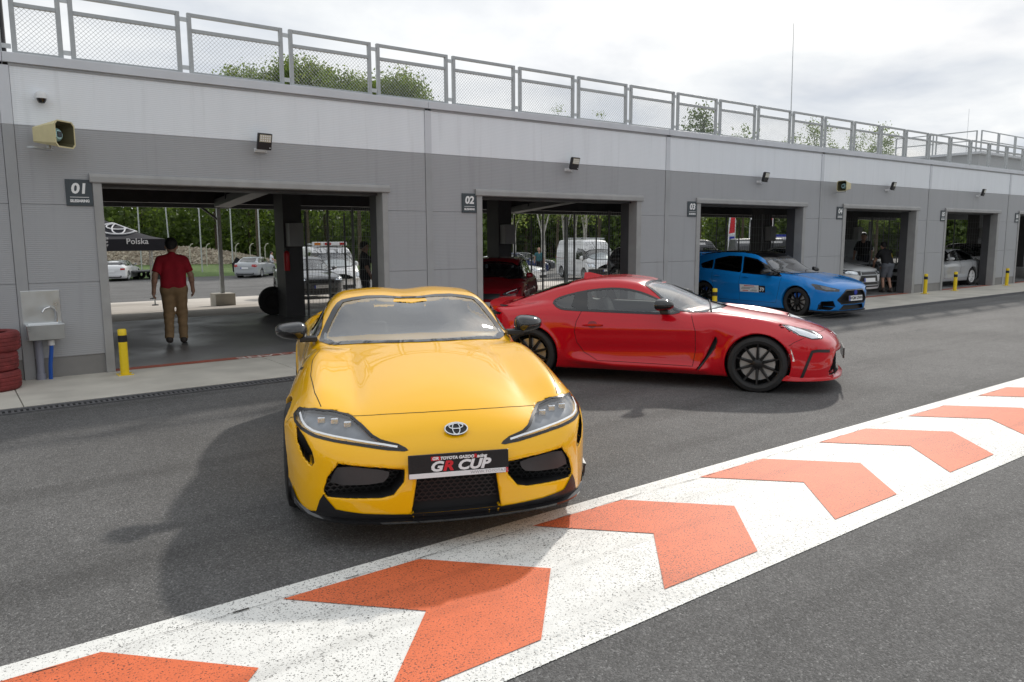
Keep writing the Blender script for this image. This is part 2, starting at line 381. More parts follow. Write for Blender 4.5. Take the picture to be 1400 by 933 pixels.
# concrete apron in front of the garages, slabs with open joints, and the slotted drain
apron = structure(sheet('apron_bed', 'kerb_dark', -14, 42, [8.86, FY+.2], .003))
xs = [-14, -9, -4.7, -.35, .05, X0-.2] + [X0+2.75*k for k in range(1, 16)]
for a, b_ in zip(xs[:-1], xs[1:]):
    MB().box(a+.004, b_-.004, 8.865, FY+.2, -.05, .030).build('slab', 'concrete', apron, bevel=.006)
drain = thing('drain_channel', 'dark slotted drainage channel along the edge of the concrete apron', 'drain')
MB().box(-14, 42, 8.80, 8.865, -.05, .022).build('kerb_strip', 'kerb_dark', drain)
MB().box(-14, 42, 8.68, 8.80, -.05, .006).build('channel_bed', 'hole_black', drain)
mb = MB()
for k in range(int(40/.05)):
    x = -3+k*.05; mb.box(x, x+.024, 8.68, 8.80, .004, .015)
mb.box(-14, 42, 8.655, 8.682, -.03, .016); mb.box(-14, 42, 8.798, 8.804, -.03, .016)
tag(mb.build('grate_bars', 'kerb_dark', drain), kind='stuff')

# ------------------------------------------------------------------ the pit building
pit = thing('pit_building', 'long grey panelled pit garage building with light upper band and open doors', 'building')
NB = 8
DOORS = {0:(1.57,1.67,5.44,5.53), 1:(7.16,7.27,10.90,11.03), 2:(12.67,12.79,16.51,16.63), 3:(18.26,18.40,22.04,22.18), 4:(23.80,23.91,27.46,27.62)}
for n in range(5, NB): DOORS[n] = (X0+BAY*n+.86, X0+BAY*n+.96, X0+BAY*n+4.68, X0+BAY*n+4.78)
ZC, ZD, ZT, ZH = 3.647, 2.969, 2.458, 2.36
TH = .12
def panel(poly, m_): return MB().prism(poly, 'y', FY, FY+TH).build('wall_panel', m_, pit, bevel=.002)
g = .0018
for n in range(-2, NB):
    a = X0+BAY*n+.062; b_ = X0+BAY*(n+1)-.062
    panel([(a,ZD+g),(b_,ZD+g),(b_,ZC),(a,ZC)], 'panel_light')
    if n in DOORS:
        dl, il, ir, dr = DOORS[n]
        panel([(a,2.08+g),(dl,2.08+g),(dl,ZT-.03),(dr,ZT-.03),(dr,2.08+g),(b_,2.08+g),(b_,ZD-g),(a,ZD-g)], 'panel_grey')
        for (q0, q1) in ((a, dl), (dr, b_)):
            panel([(q0,1.16+g),(q1,1.16+g),(q1,2.08-g),(q0,2.08-g)], 'panel_grey')
            panel([(q0,.27+g),(q1,.27+g),(q1,1.16-g),(q0,1.16-g)], 'panel_grey')
            MB().box(q0, q1, FY+.012, FY+TH, .0, .27).build('plinth', 'plinth_grey', pit)
        MB().box(dl, il, FY-.018, FY+.2, .03, ZH+.02).build('door_jamb', 'door_trim', pit, bevel=.006)
        MB().box(ir, dr, FY-.018, FY+.2, .03, ZH+.02).build('door_jamb', 'door_trim', pit, bevel=.006)
        MB().prism([(FY-.045,ZH),(FY-.04,ZH-.012),(FY+.2,ZH-.012),(FY+.2,ZT-.02),(FY-.02,ZT),(FY-.035,ZT-.008),(FY-.045,ZT-.04)], 'x', dl-.03, dr+.03).build('door_lintel', 'door_trim', pit, bevel=.004)
        MB().box(il, ir, FY+.14, FY+.5, ZH-.05, ZT+.35).build('shutter_box', 'dark_steel', pit)
        for q0, q1 in ((X0+BAY*n+.0, il-.002), (ir+.002, X0+BAY*(n+1)-.0)):      # return wall behind the panels
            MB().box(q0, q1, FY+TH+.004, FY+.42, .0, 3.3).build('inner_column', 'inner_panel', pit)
    else:
        for z0, z1 in ((.27,1.16),(1.16,2.08),(2.08,ZD)): panel([(a,z0+g),(b_,z0+g),(b_,z1-g),(a,z1-g)], 'panel_grey')
        MB().box(a, b_, FY+.012, FY+TH, 0, .27).build('plinth', 'plinth_grey', pit)
    # vertical joint cover between bays
    x = X0+BAY*n
    MB().box(x-.058, x+.058, FY-.012, FY+.1, ZD, ZC+.02).build('joint_cover', 'trim_light', pit, bevel=.004)
    MB().box(x-.058, x+.058, FY-.012, FY+.1, 0, ZD-.001).build('joint_cover', 'trim_grey', pit, bevel=.004)
BX0, BX1 = X0-2*BAY, X0+NB*BAY
for n in range(-2, NB):
    a = X0+BAY*n; MB().box(a+.002, a+BAY-.002, FY-.035, FY+.25, ZC, ZC+.11).build('coping', 'trim_light', pit, bevel=.006)
    MB().box(a+.002, a+BAY-.002, FY-.012, FY+.05, ZC-.03, ZC-.001).build('coping_drip', 'trim_grey', pit)
# roof, ceiling deck, beams, rear
RB = 17.3
MB().box(BX0, BX1, FY+.2, RB, 3.30, 3.58).build('roof_slab', 'concrete', pit)
mb = MB(); x = X0-BAY*.4; prof = []
while x < X0+BAY*6:
    prof += [(x,3.20),(x+.05,3.09),(x+.13,3.09),(x+.18,3.20)]; x += .26
vs = [(px, FY+.45, pz) for px, pz in prof]+[(px, RB, pz) for px, pz in prof]; k = len(prof)
mb.add(vs, [(i,i+1,i+1+k,i+k) for i in range(k-1)])
mb.build('ceiling_deck', 'deck_steel', pit)
for y in (12.6, 14.9):
    MB().box(BX0, BX1, y-.07, y+.07, 2.78, 3.09).build('ceiling_beam', 'dark_steel', pit)
for y, z0, z1 in ((16.9, 2.40, 3.3),):
    MB().box(BX0, BX1, y-.10, y+.14, z0, z1).build('rear_lintel', 'dark_steel', pit)
MB().box(BX0, BX1, FY+.2, 16.9, 0, .028).build('garage_floor', 'garage_floor', pit)
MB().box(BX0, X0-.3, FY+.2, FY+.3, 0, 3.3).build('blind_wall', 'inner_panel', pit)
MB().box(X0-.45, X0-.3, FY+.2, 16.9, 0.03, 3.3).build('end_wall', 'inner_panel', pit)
for n in range(0, NB):
    xr = X0+BAY*(n+1)
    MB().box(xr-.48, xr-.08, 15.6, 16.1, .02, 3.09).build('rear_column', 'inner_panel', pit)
    MB().box(xr-.44, xr-.14, 15.36, 15.598, 1.5, 1.98).build('electric_cabinet', 'trim_grey', pit, bevel=.01)
    for dx in (1.6, 4.0):
        MB().box(X0+BAY*n+dx-.06, X0+BAY*n+dx+.06, 13.0, 14.3, 2.80, 2.88).build('strip_light', 'plastic_white', pit)
    # red painted threshold line
    if n in DOORS:
        dl, il, ir, dr = DOORS[n]
        sheet('threshold_line', 'red_floor_paint', il, ir, [FY+.0, FY+.19], .034, 1, pit)
mat('lane_letters', (.62,.56,.52), .7, var=.2, vscale=30)
text_obj('threshold_lettering', 'PIT-LANE', .20, 'lane_letters', pit, (3.75, FY+.085, .0345), (0,0,math.pi), sx=1.35, extrude=.0004, bold=.004)
rear = structure(sheet('rear_apron', 'concrete_back', BX0, BX1, [16.9, 17, 20, 24, 27, 30.5], .004, zf=gz))

pw = thing('added_pit_wall', 'unseen long low concrete pit wall with a mesh fence, added to dim reflections', 'wall', (0, -9.5, 0))  # unseen wall added behind the camera to cut low-sky fill and reflections
for k in range(16): MB().box(-30+5*k+.01, -25+5*k-.01, -.15, .15, 0, 1.05).build('wall_block', 'concrete', pw, bevel=.01)
for k in range(33): MB().box(-30+2.5*k-.03, -30+2.5*k+.03, .16, .22, 0, 2.4).build('post', 'galvanised', pw)
# ------------------------------------------------------------------ car engine: implicit bodies, polygonised with surface nets
def smax(a, b, r): h = np.maximum(r-np.abs(a-b), 0)/r; return np.maximum(a, b)+h*h*r*.25
def smin(a, b, r): h = np.maximum(r-np.abs(a-b), 0)/r; return np.minimum(a, b)-h*h*r*.25
def sstep(a, b, x): t = np.clip((x-a)/(b-a), 0, 1); return t*t*(3-2*t)
def gauss(x, c, s): return np.exp(-((x-c)/s)**2)
class Cub:
    """smooth (monotone cubic) curve through knots"""
    def __init__(s, pts):
        pts = sorted(pts); x = np.array([p[0] for p in pts], float); y = np.array([p[1] for p in pts], float)
        h = np.diff(x); d = np.diff(y)/h; m = np.zeros(len(x))
        m[1:-1] = np.where(d[:-1]*d[1:] > 0, 2*d[:-1]*d[1:]/np.where(np.abs(d[:-1]+d[1:]) < 1e-9, 1e-9, d[:-1]+d[1:]), 0)
        m[0] = d[0]; m[-1] = d[-1]; s.x, s.y, s.m, s.h = x, y, m, h
    def __call__(s, q):
        q = np.asarray(q, float); i = np.clip(np.searchsorted(s.x, q)-1, 0, len(s.h)-1)
        t = (q-s.x[i])/s.h[i]; t = np.clip(t, -.0, 1.0); t2 = t*t; t3 = t2*t
        return (2*t3-3*t2+1)*s.y[i]+(t3-2*t2+t)*s.h[i]*s.m[i]+(-2*t3+3*t2)*s.y[i+1]+(t3-t2)*s.h[i]*s.m[i+1]
def poly_sdf(px, py, poly):
    """signed distance to a 2-D outline (negative inside)"""
    d = np.full(np.shape(px), 1e9); ins = np.zeros(np.shape(px), bool); n = len(poly)
    for i in range(n):
        ax, ay = poly[i]; bx, by = poly[(i+1) % n]; ex, ey = bx-ax, by-ay; wx, wy = px-ax, py-ay
        t = np.clip((wx*ex+wy*ey)/(ex*ex+ey*ey+1e-12), 0, 1)
        d = np.minimum(d, (wx-t*ex)**2+(wy-t*ey)**2)
        c = ((ay <= py) & (by > py)) | ((by <= py) & (ay > py))
        with np.errstate(divide='ignore', invalid='ignore'):
            ins ^= c & (px < ax+(py-ay)*ex/(ey if abs(ey) > 1e-12 else 1e-12))
    return np.where(ins, -1, 1)*np.sqrt(d)
def prism_cut(f, A, B, C, poly, c0, c1, off=0., r=.02):
    """carve the outline (in A,B) out of f between C=c0 and C=c1"""
    xs = [q[0] for q in poly]; ys = [q[1] for q in poly]; e = .08
    k = (A > min(xs)-e) & (A < max(xs)+e) & (B > min(ys)-e) & (B < max(ys)+e) & (C > c0-e) & (C < c1+e)
    if not k.any(): return f
    k = np.broadcast_to(k, f.shape); a = np.broadcast_to(A, f.shape)[k]; b = np.broadcast_to(B, f.shape)[k]; c = np.broadcast_to(C, f.shape)[k]
    g = np.maximum(np.maximum(poly_sdf(a, b, poly)-off, c0-c), c-c1)
    f = f.copy(); f[k] = smax(f[k], -g, r)
    return f
def chaikin(p, n=2, closed=True):
    p = [tuple(q) for q in p]
    for _ in range(n):
        o = []; m = len(p) if closed else len(p)-1
        if not closed: o.append(p[0])
        for i in range(m):
            a = p[i]; b = p[(i+1) % len(p)]
            o.append(tuple(.75*u+.25*v for u, v in zip(a, b))); o.append(tuple(.25*u+.75*v for u, v in zip(a, b)))
        if not closed: o.append(p[-1])
        p = o
    return p
def surface_net(fn, lo, hi, h, newton=2, sym=True):
    """symmetric in y: fn(X,|Y|,Z); returns verts, quads, normals"""
    nx = int((hi[0]-lo[0])/h)+2; ny = int(hi[1]/h)+2 if sym else int((hi[1]-lo[1])/h)+2; nz = int((hi[2]-lo[2])/h)+2
    X = lo[0]+h*np.arange(nx); Y = h*(np.arange(ny)+.5) if sym else lo[1]+h*np.arange(ny); Z = lo[2]+h*np.arange(nz)
    F = np.empty((nx, ny, nz), np.float32); st = max(1, 1500000//(ny*nz))
    for i in range(0, nx, st):
        F[i:i+st] = fn(X[i:i+st, None, None], Y[None, :, None], Z[None, None, :])
    if sym: F = np.concatenate([F[:, ::-1], F], 1); Y = np.concatenate([-Y[::-1], Y])
    S = F < 0
    cs = np.zeros((F.shape[0]-1, F.shape[1]-1, F.shape[2]-1), np.int8)
    for dx in (0, 1):
        for dy in (0, 1):
            for dz in (0, 1): cs += S[dx:F.shape[0]-1+dx, dy:F.shape[1]-1+dy, dz:F.shape[2]-1+dz]
    act = (cs > 0) & (cs < 8); idx = np.full(act.shape, -1, np.int64); I, J, K = np.nonzero(act); idx[I, J, K] = np.arange(len(I))
    acc = np.zeros((len(I), 3)); cnt = np.zeros(len(I))
    crn = [(a, b, c) for a in (0, 1) for b in (0, 1) for c in (0, 1)]
    for a in crn:
        for ax in range(3):
            if a[ax]: continue
            b = list(a); b[ax] = 1
            fa = F[I+a[0], J+a[1], K+a[2]].astype(float); fb = F[I+b[0], J+b[1], K+b[2]].astype(float)
            c = (fa < 0) != (fb < 0); t = np.where(c, fa/np.where(c, fa-fb, 1), 0)
            p = np.stack([np.full(len(I), a[0], float), np.full(len(I), a[1], float), np.full(len(I), a[2], float)], 1); p[:, ax] += t
            acc[c] += p[c]; cnt[c] += 1
    acc /= cnt[:, None]
    V = np.stack([X[I], Y[J], Z[K]], 1)+acc*h
    def fv(P): return fn(P[:, 0], np.abs(P[:, 1]) if sym else P[:, 1], P[:, 2])
    def grad(P, e=.004):
        G = np.zeros_like(P)
        for ax in range(3):
            q = P.copy(); q[:, ax] += e; r = P.copy(); r[:, ax] -= e; G[:, ax] = (fv(q)-fv(r))/(2*e)
        return G
    V0 = V.copy()
    for _ in range(newton):
        G = grad(V); f = fv(V); V = V-np.clip((f/np.maximum((G*G).sum(1), .05)), -h, h)[:, None]*G
        V = V0+np.clip(V-V0, -.7*h, .7*h)
    G = grad(V, .006); Nn = G/np.maximum(np.linalg.norm(G, axis=1), 1e-6)[:, None]
    Q = []
    for ax in range(3):
        s0 = [slice(None)]*3; s1 = [slice(None)]*3; s0[ax] = slice(0, -1); s1[ax] = slice(1, None)
        a, b = S[tuple(s0)], S[tuple(s1)]; c = a != b; u, v = [(1, 2), (2, 0), (0, 1)][ax]
        ii = list(np.nonzero(c)); ok = (ii[u] > 0) & (ii[v] > 0) & (ii[u] < act.shape[u]) & (ii[v] < act.shape[v]) & (ii[ax] < act.shape[ax])
        ii = [q[ok] for q in ii]; fl = a[tuple(ii)]
        def at(du, dv): q = [t.copy() for t in ii]; q[u] -= du; q[v] -= dv; return idx[tuple(q)]
        q = np.stack([at(1, 1), at(0, 1), at(0, 0), at(1, 0)], 1); q[~fl] = q[~fl][:, ::-1]; Q.append(q)
    Q = np.concatenate(Q); Q = Q[(Q >= 0).all(1)]
    return V, Q, Nn
# ------------------------------------------------------------------ body shapes (x forward from the front axle, y outward, z up)
def arch(f, X, Y, Z, xa, za, r, y0, lip=0.):
    d = np.sqrt((X-xa)**2+(Z-za)**2)
    return smax(f, np.minimum(r-d, Y-y0+0*d)*1.0, .02) if False else np.where((Y > y0-.05), smax(f, -np.maximum(d-r, y0-Y), .018), f)
_S = dict(
 zt=Cub([(1.0,.40),(.95,.46),(.90,.555),(.80,.645),(.70,.70),(.55,.758),(.3,.825),(0,.882),(-.3,.93),(-.6,.962),(-1.0,.965),(-1.5,.965),(-2.0,.975),(-2.5,.975),(-3.0,.955),(-3.3,.985),(-3.5,.96)]),
 wp=Cub([(1.0,.88),(.5,.925),(.2,.934),(0,.934),(-.4,.905),(-.8,.86),(-1.2,.845),(-1.6,.86),(-2.0,.90),(-2.4,.927),(-2.8,.91),(-3.2,.85),(-3.5,.76)]),
 xf=Cub([(.05,.80),(.12,.88),(.22,.915),(.35,.93),(.48,.935),(.58,.922),(.66,.885),(.75,.78),(.85,.5),(1.0,.0),(1.4,-1.)]),
 zg=Cub([(1.2,0),(.5,.35),(.1,.64),(-.2,.80),(-.55,.952),(-.9,1.10),(-1.2,1.212),(-1.4,1.257),(-1.65,1.272),(-1.95,1.25),(-2.3,1.17),(-2.7,1.05),(-3.1,.93),(-3.5,.80)]),
 wb=Cub([(.2,.52),(-.4,.69),(-.9,.745),(-1.5,.755),(-2.2,.70),(-2.8,.56),(-3.5,.36)]),
 cr=Cub([(1.,.10),(.5,.15),(0,.17),(-.6,.16),(-1.2,.05),(-2.,.04),(-3.5,.06)]),
 hf=Cub([(1.,.0),(.75,.02),(.5,.06),(.2,.095),(0,.10),(-.4,.09),(-.8,.04),(-1.2,.0),(-1.9,.0),(-2.4,.03),(-3.,.0),(-3.5,0)]))
def f_supra(X, Y, Z, cuts=True):
    s = _S; X, Y, Z = np.broadcast_arrays(X, Y, Z)
    zt, wp, zg, wb = s['zt'](X), s['wp'](X), s['zg'](X+.24*(Y/.6)**2*sstep(-1.5, -.9, X)), s['wb'](X)
    T = zt-s['cr'](X)*(Y/.8)**2+s['hf'](X)*gauss(Y, .735, .145)
    T = T-.010*gauss(Y, .50, .05)*sstep(.6, .3, X)*sstep(-.7, -.3, X)
    sz = -(.13-.11*sstep(0,.3,X))*np.clip((.42-Z)/.34, 0, 1.2)**2-.11*np.clip((Z-.58)/.4, 0, 2)**2
    door = sstep(-.35, -.75, X)*sstep(-2.05, -1.75, X)
    w = wp+sz-.035*gauss(Z, .40, .10)*door
    w = w+.012*gauss(np.sqrt(X**2+(Z-.33)**2), .36, .03)+.012*gauss(np.sqrt((X+2.47)**2+(Z-.34)**2), .37, .03)
    yy = Y/.8
    F = s['xf'](Z)-.15*yy**2-.14*yy**8+.012*gauss(Y, 0, .20)*sstep(.40, .6, Z)
    Rr = -3.452+.13*yy**2+.10*yy**6+.10*np.clip((.5-Z)/.4, 0, 1)**2+.05*np.clip((Z-.7)/.25, 0, 1)**2
    b = smax(smax(Z-T, Y-w, .12), smax(X-F, Rr-X, .05), .085)
    b = smax(b, .168-Z, .03)
    Tg = zg-.13*Y**2-.028*gauss(Y, 0, .16)*sstep(-1.05, -1.35, X)*sstep(-2.6, -2.0, X)
    wg = wb-.62*np.maximum(Z-.95, -.04)-.25*np.clip(Z-1.1, 0, 1)**2
    g = smax(smax((Z-Tg)*.93, (Y-wg)*.85, .075), .6-Z, .02)
    f = smin(b, g, .05)
    f = arch(f, X, Y, Z, 0, .335, .355, .60); f = arch(f, X, Y, Z, -2.47, .345, .362, .60)
    if cuts:
        for poly, dep, off in SUPRA_CUTS: f = prism_cut(f, Y, Z, X, poly, dep, 1.2, off, .012)
        cab = smax(smax(g+.045, .42-Z, .03), smax(X+.62, -2.75-X, .05), .03); cab = smax(cab, Y-.64, .03)
        f = np.maximum(f, -cab)
        f = prism_cut(f, Y, Z, X, SUPRA_WS, -1.42, -.05, -.035, .01)
        f = prism_cut(f, X, Z, Y, SUPRA_SW, .30, 1.1, -.008, .01)
        f = prism_cut(f, X, Y, Z, SUPRA_RW, .80, 1.5, -.01, .01)
    return f
SUPRA_HL = [(.852,.672),(.825,.700),(.74,.716),(.65,.711),(.545,.690),(.485,.655),(.44,.62),(.395,.598),(.31,.578),(.262,.554),(.36,.562),(.50,.581),(.64,.598),(.74,.613),(.81,.632),(.845,.65)]
SUPRA_VENT = [(.835,.628),(.795,.595),(.755,.53),(.745,.48),(.76,.452),(.80,.49),(.828,.55)]
SUPRA_IN = [(.62,.487),(.28,.456),(.285,.39),(.34,.32),(.40,.303),(.685,.298),(.70,.325),(.675,.41)]
SUPRA_MID = [(-.01,.43),(.215,.43),(.215,.40),(.245,.205),(-.01,.205)]
SUPRA_WS = [(-.69,.905),(-.35,.945),(0,.957),(.35,.945),(.69,.905),(.655,1.0),(.555,1.165),(.50,1.19),(.28,1.218),(0,1.198),(-.28,1.218),(-.50,1.19),(-.555,1.165),(-.655,1.0)]
SUPRA_SW = [(-1.0,.925),(-1.12,1.02),(-1.33,1.105),(-1.52,1.145),(-1.8,1.155),(-2.05,1.10),(-2.22,1.02),(-2.22,.975),(-1.9,.945),(-1.3,.925)]
SUPRA_RW = [(-2.15,-.01),(-2.15,.50),(-2.4,.49),(-2.85,.38),(-2.9,-.01)]
SUPRA_CUTS = [(SUPRA_HL, .25, -.005), (SUPRA_VENT, .40, 0.), (SUPRA_IN, .55, 0.), (SUPRA_MID, .70, 0.)]
_G = dict(
 zt=Cub([(.95,.38),(.87,.50),(.80,.585),(.70,.645),(.5,.715),(.25,.775),(0,.815),(-.3,.862),(-.6,.90),(-1.0,.905),(-1.5,.915),(-2.0,.93),(-2.4,.925),(-2.7,.90),(-2.95,.885),(-3.1,.885),(-3.3,.895)]),
 wp=Cub([(1.0,.84),(.5,.872),(.2,.884),(0,.886),(-.4,.868),(-.8,.845),(-1.3,.838),(-1.8,.85),(-2.2,.878),(-2.575,.888),(-2.9,.872),(-3.2,.83),(-3.5,.76)]),
 xf=Cub([(.05,.70),(.12,.80),(.20,.855),(.32,.87),(.45,.868),(.55,.845),(.63,.78),(.70,.66),(.8,.35),(1.0,-.3),(1.4,-1.)]),
 zg=Cub([(1.2,0),(.5,.35),(.1,.60),(-.2,.75),(-.5,.885),(-.85,1.045),(-1.15,1.168),(-1.35,1.22),(-1.65,1.246),(-1.95,1.232),(-2.3,1.155),(-2.6,1.055),(-2.85,.96),(-3.1,.85),(-3.5,.70)]),
 wb=Cub([(.2,.52),(-.4,.70),(-.9,.745),(-1.5,.755),(-2.2,.73),(-2.7,.65),(-3.1,.52),(-3.5,.40)]),
 cr=Cub([(1.,.10),(.5,.12),(0,.13),(-.6,.12),(-1.2,.05),(-2.,.03),(-3.5,.05)]),
 hf=Cub([(1.,.0),(.75,.01),(.5,.05),(.2,.085),(0,.095),(-.4,.07),(-.8,.02),(-1.2,.0),(-1.9,.0),(-2.4,.04),(-2.9,.01),(-3.5,0)]))
def f_gr86(X, Y, Z, cuts=True):
    s = _G; X, Y, Z = np.broadcast_arrays(X, Y, Z)
    zt, wp, zg, wb = s['zt'](X), s['wp'](X), s['zg'](X+.20*(Y/.6)**2*sstep(-1.5, -.9, X)), s['wb'](X)
    T = zt-s['cr'](X)*(Y/.8)**2+s['hf'](X)*gauss(Y, .71, .14)
    sz = -(.11-.06*sstep(.1, .4, X))*np.clip((.40-Z)/.32, 0, 1.2)**2-.10*np.clip((Z-.60)/.35, 0, 2)**2
    door = sstep(-.45, -.75, X)*sstep(-2.15, -1.9, X)
    # sculpted side: shoulder crease, hollow lower door, flared sill kicking up to the rear wheel
    w = wp+sz-.030*gauss(Z, .40+.03*(X+1.3), .10)*door+.012*gauss(Z, .66+.02*(X+1.3), .05)*door
    w = w+.055*gauss(Z, .225+.10*np.clip(-1.55-X, 0, .5), .055)*sstep(-.45, -.6, X)*sstep(-2.2, -1.9, X)
    w = w-.035*gauss(Y*0+X, -.46, .09)*gauss(Z, .50, .16)
    w = w+.012*gauss(np.sqrt(X**2+(Z-.315)**2), .345, .03)+.012*gauss(np.sqrt((X+2.575)**2+(Z-.32)**2), .35, .03)
    yy = Y/.8
    F = s['xf'](Z)-.17*yy**2-.17*yy**8
    Rr = -3.28+.16*yy**2+.12*yy**6+.08*np.clip((.5-Z)/.4, 0, 1)**2+.05*np.clip((.95-Z)/.3, 0, 1)*np.clip((Z-.6)/.3, 0, 1)
    b = smax(smax(Z-T, Y-w, .10), smax(X-F, Rr-X, .04), .07)
    b = smax(b, .15-Z, .04)
    Tg = zg-.12*Y**2-.015*gauss(Y, 0, .16)*sstep(-1.05, -1.35, X)*sstep(-2.4, -2.0, X)
    wg = wb-.58*np.maximum(Z-.93, -.04)-.25*np.clip(Z-1.1, 0, 1)**2
    g = smax(smax((Z-Tg)*.93, (Y-wg)*.87, .075), .6-Z, .02)
    f = smin(b, g, .05)
    f = arch(f, X, Y, Z, 0, .315, .340, .58); f = arch(f, X, Y, Z, -2.575, .32, .345, .58)
    if cuts:
        for poly, dep, off in G86_FCUTS: f = prism_cut(f, Y, Z, X, poly, dep, 1.2, off, .012)
        f = prism_cut(f, X, Z, Y, G86_SV, .78, 1.1, 0, .010)
        cab = smax(smax(g+.045, .40-Z, .03), smax(X+.60, -2.85-X, .05), .03); cab = smax(cab, Y-.64, .03)
        f = np.maximum(f, -cab)
        f = prism_cut(f, Y, Z, X, G86_WS, -1.40, -.05, -.035, .01)
        f = prism_cut(f, X, Z, Y, G86_SW, .30, 1.1, -.008, .01)
        f = prism_cut(f, X, Y, Z, G86_RW, .80, 1.5, -.01, .01)
    return f
G86_HL = [(.73,.752),(.62,.738),(.50,.700),(.43,.662),(.54,.622),(.65,.604),(.755,.608),(.79,.65),(.77,.705)]
G86_GR = [(-.01,.45),(.50,.45),(.56,.40),(.63,.24),(.60,.20),(-.01,.20)]
G86_FCUTS = [(G86_HL, .20, -.004), (G86_GR, .60, 0.)]
G86_SV = [(-.445,.605),(-.425,.56),(-.445,.48),(-.60,.235),(-.635,.225),(-.55,.36)]
G86_WS = [(-.70,.845),(-.35,.875),(0,.885),(.35,.875),(.70,.845),(.66,.97),(.575,1.125),(.52,1.16),(.28,1.185),(0,1.175),(-.28,1.185),(-.52,1.16),(-.575,1.125),(-.66,.97)]
G86_SW = [(-2.33,.945),(-2.23,1.0),(-1.97,1.07),(-1.7,1.108),(-1.5,1.108),(-1.34,1.082),(-1.19,1.035),(-1.06,.975),(-.93,.895),(-.83,.845),(-1.2,.843),(-1.63,.85),(-2.13,.857),(-2.24,.875)]
G86_RW = [(-2.20,-.01),(-2.20,.53),(-2.5,.55),(-2.78,.52),(-2.86,-.01)]
def f_gen(s):
    def f_(X, Y, Z, cuts=True):
        X, Y, Z = np.broadcast_arrays(X, Y, Z); H = s['half']; yy = Y/(H*.9)
        zg = s['zg'](X+s.get('wsc', .16)*(Y/.65)**2*sstep(s['wstop']-.3, s['wstop']+.3, X)); zb = s.get('belt', .95)
        T = s['zt'](X)-s['cr'](X)*yy**2+s['hf'](X)*gauss(Y, H*.8, .15)
        sz = -.09*np.clip((.40-Z)/.32, 0, 1.2)**2-s.get('top', .09)*np.clip((Z-.62)/.4, 0, 2)**2
        (xa, za, ra), (xb, z2, rb) = s['arch']
        mid = sstep(xa-.5, xa-.75, X)*sstep(xb+.5, xb+.75, X)
        w = s['wp'](X)+sz-.02*gauss(Z, .42, .10)*mid+.012*gauss(Z, .68, .05)*mid
        lip = s.get('lip', .014)
        w = w+lip*gauss(np.sqrt((X-xa)**2+(Z-za)**2), ra, .035)+lip*gauss(np.sqrt((X-xb)**2+(Z-z2)**2), rb, .035)
        F = s['xf'](Z)-s.get('c2', .14)*yy**2-s.get('c8', .14)*yy**8
        R_ = s['xr'](Z)+s.get('r2', .08)*yy**2+.10*yy**8
        b = smax(smax(Z-T, Y-w, .09), smax(X-F, R_-X, .04), s.get('rf', .07)); b = smax(b, s.get('zb', .16)-Z, .04)
        Tg = zg-s.get('rc', .09)*Y**2
        wg = s['wb'](X)-s.get('tum', .42)*np.maximum(Z-zb, -.04)-.22*np.clip(Z-(zb+.25), 0, 1)**2
        g = smax(smax((Z-Tg)*.93, (Y-wg)*.9, .07), .65-Z, .02); g = smax(g, R_-X, .05)
        f = smin(b, g, .045)
        f = arch(f, X, Y, Z, xa, za, ra, H-.32); f = arch(f, X, Y, Z, xb, z2, rb, H-.32)
        if cuts:
            for poly, dep, off in s.get('fcut', []): f = prism_cut(f, Y, Z, X, poly, dep, 1.3, off, .014)
            c0, c1 = s['cab']; cab = smax(smax(g+.05, .42-Z, .03), smax(X-c0, c1-X, .05), .03); cab = smax(cab, Y-(H-.24), .03)
            f = np.maximum(f, -cab)
            if 'ws' in s: f = prism_cut(f, Y, Z, X, s['ws'], s['wstop']-.12, .1, -.03, .012)
            for sw in s.get('sw', []): f = prism_cut(f, X, Z, Y, sw, .3, 1.1, -.006, .012)
            if 'rw' in s: f = prism_cut(f, Y, Z, X, s['rw'], -6, c1+.25, -.02, .012)
        return f
    return f_
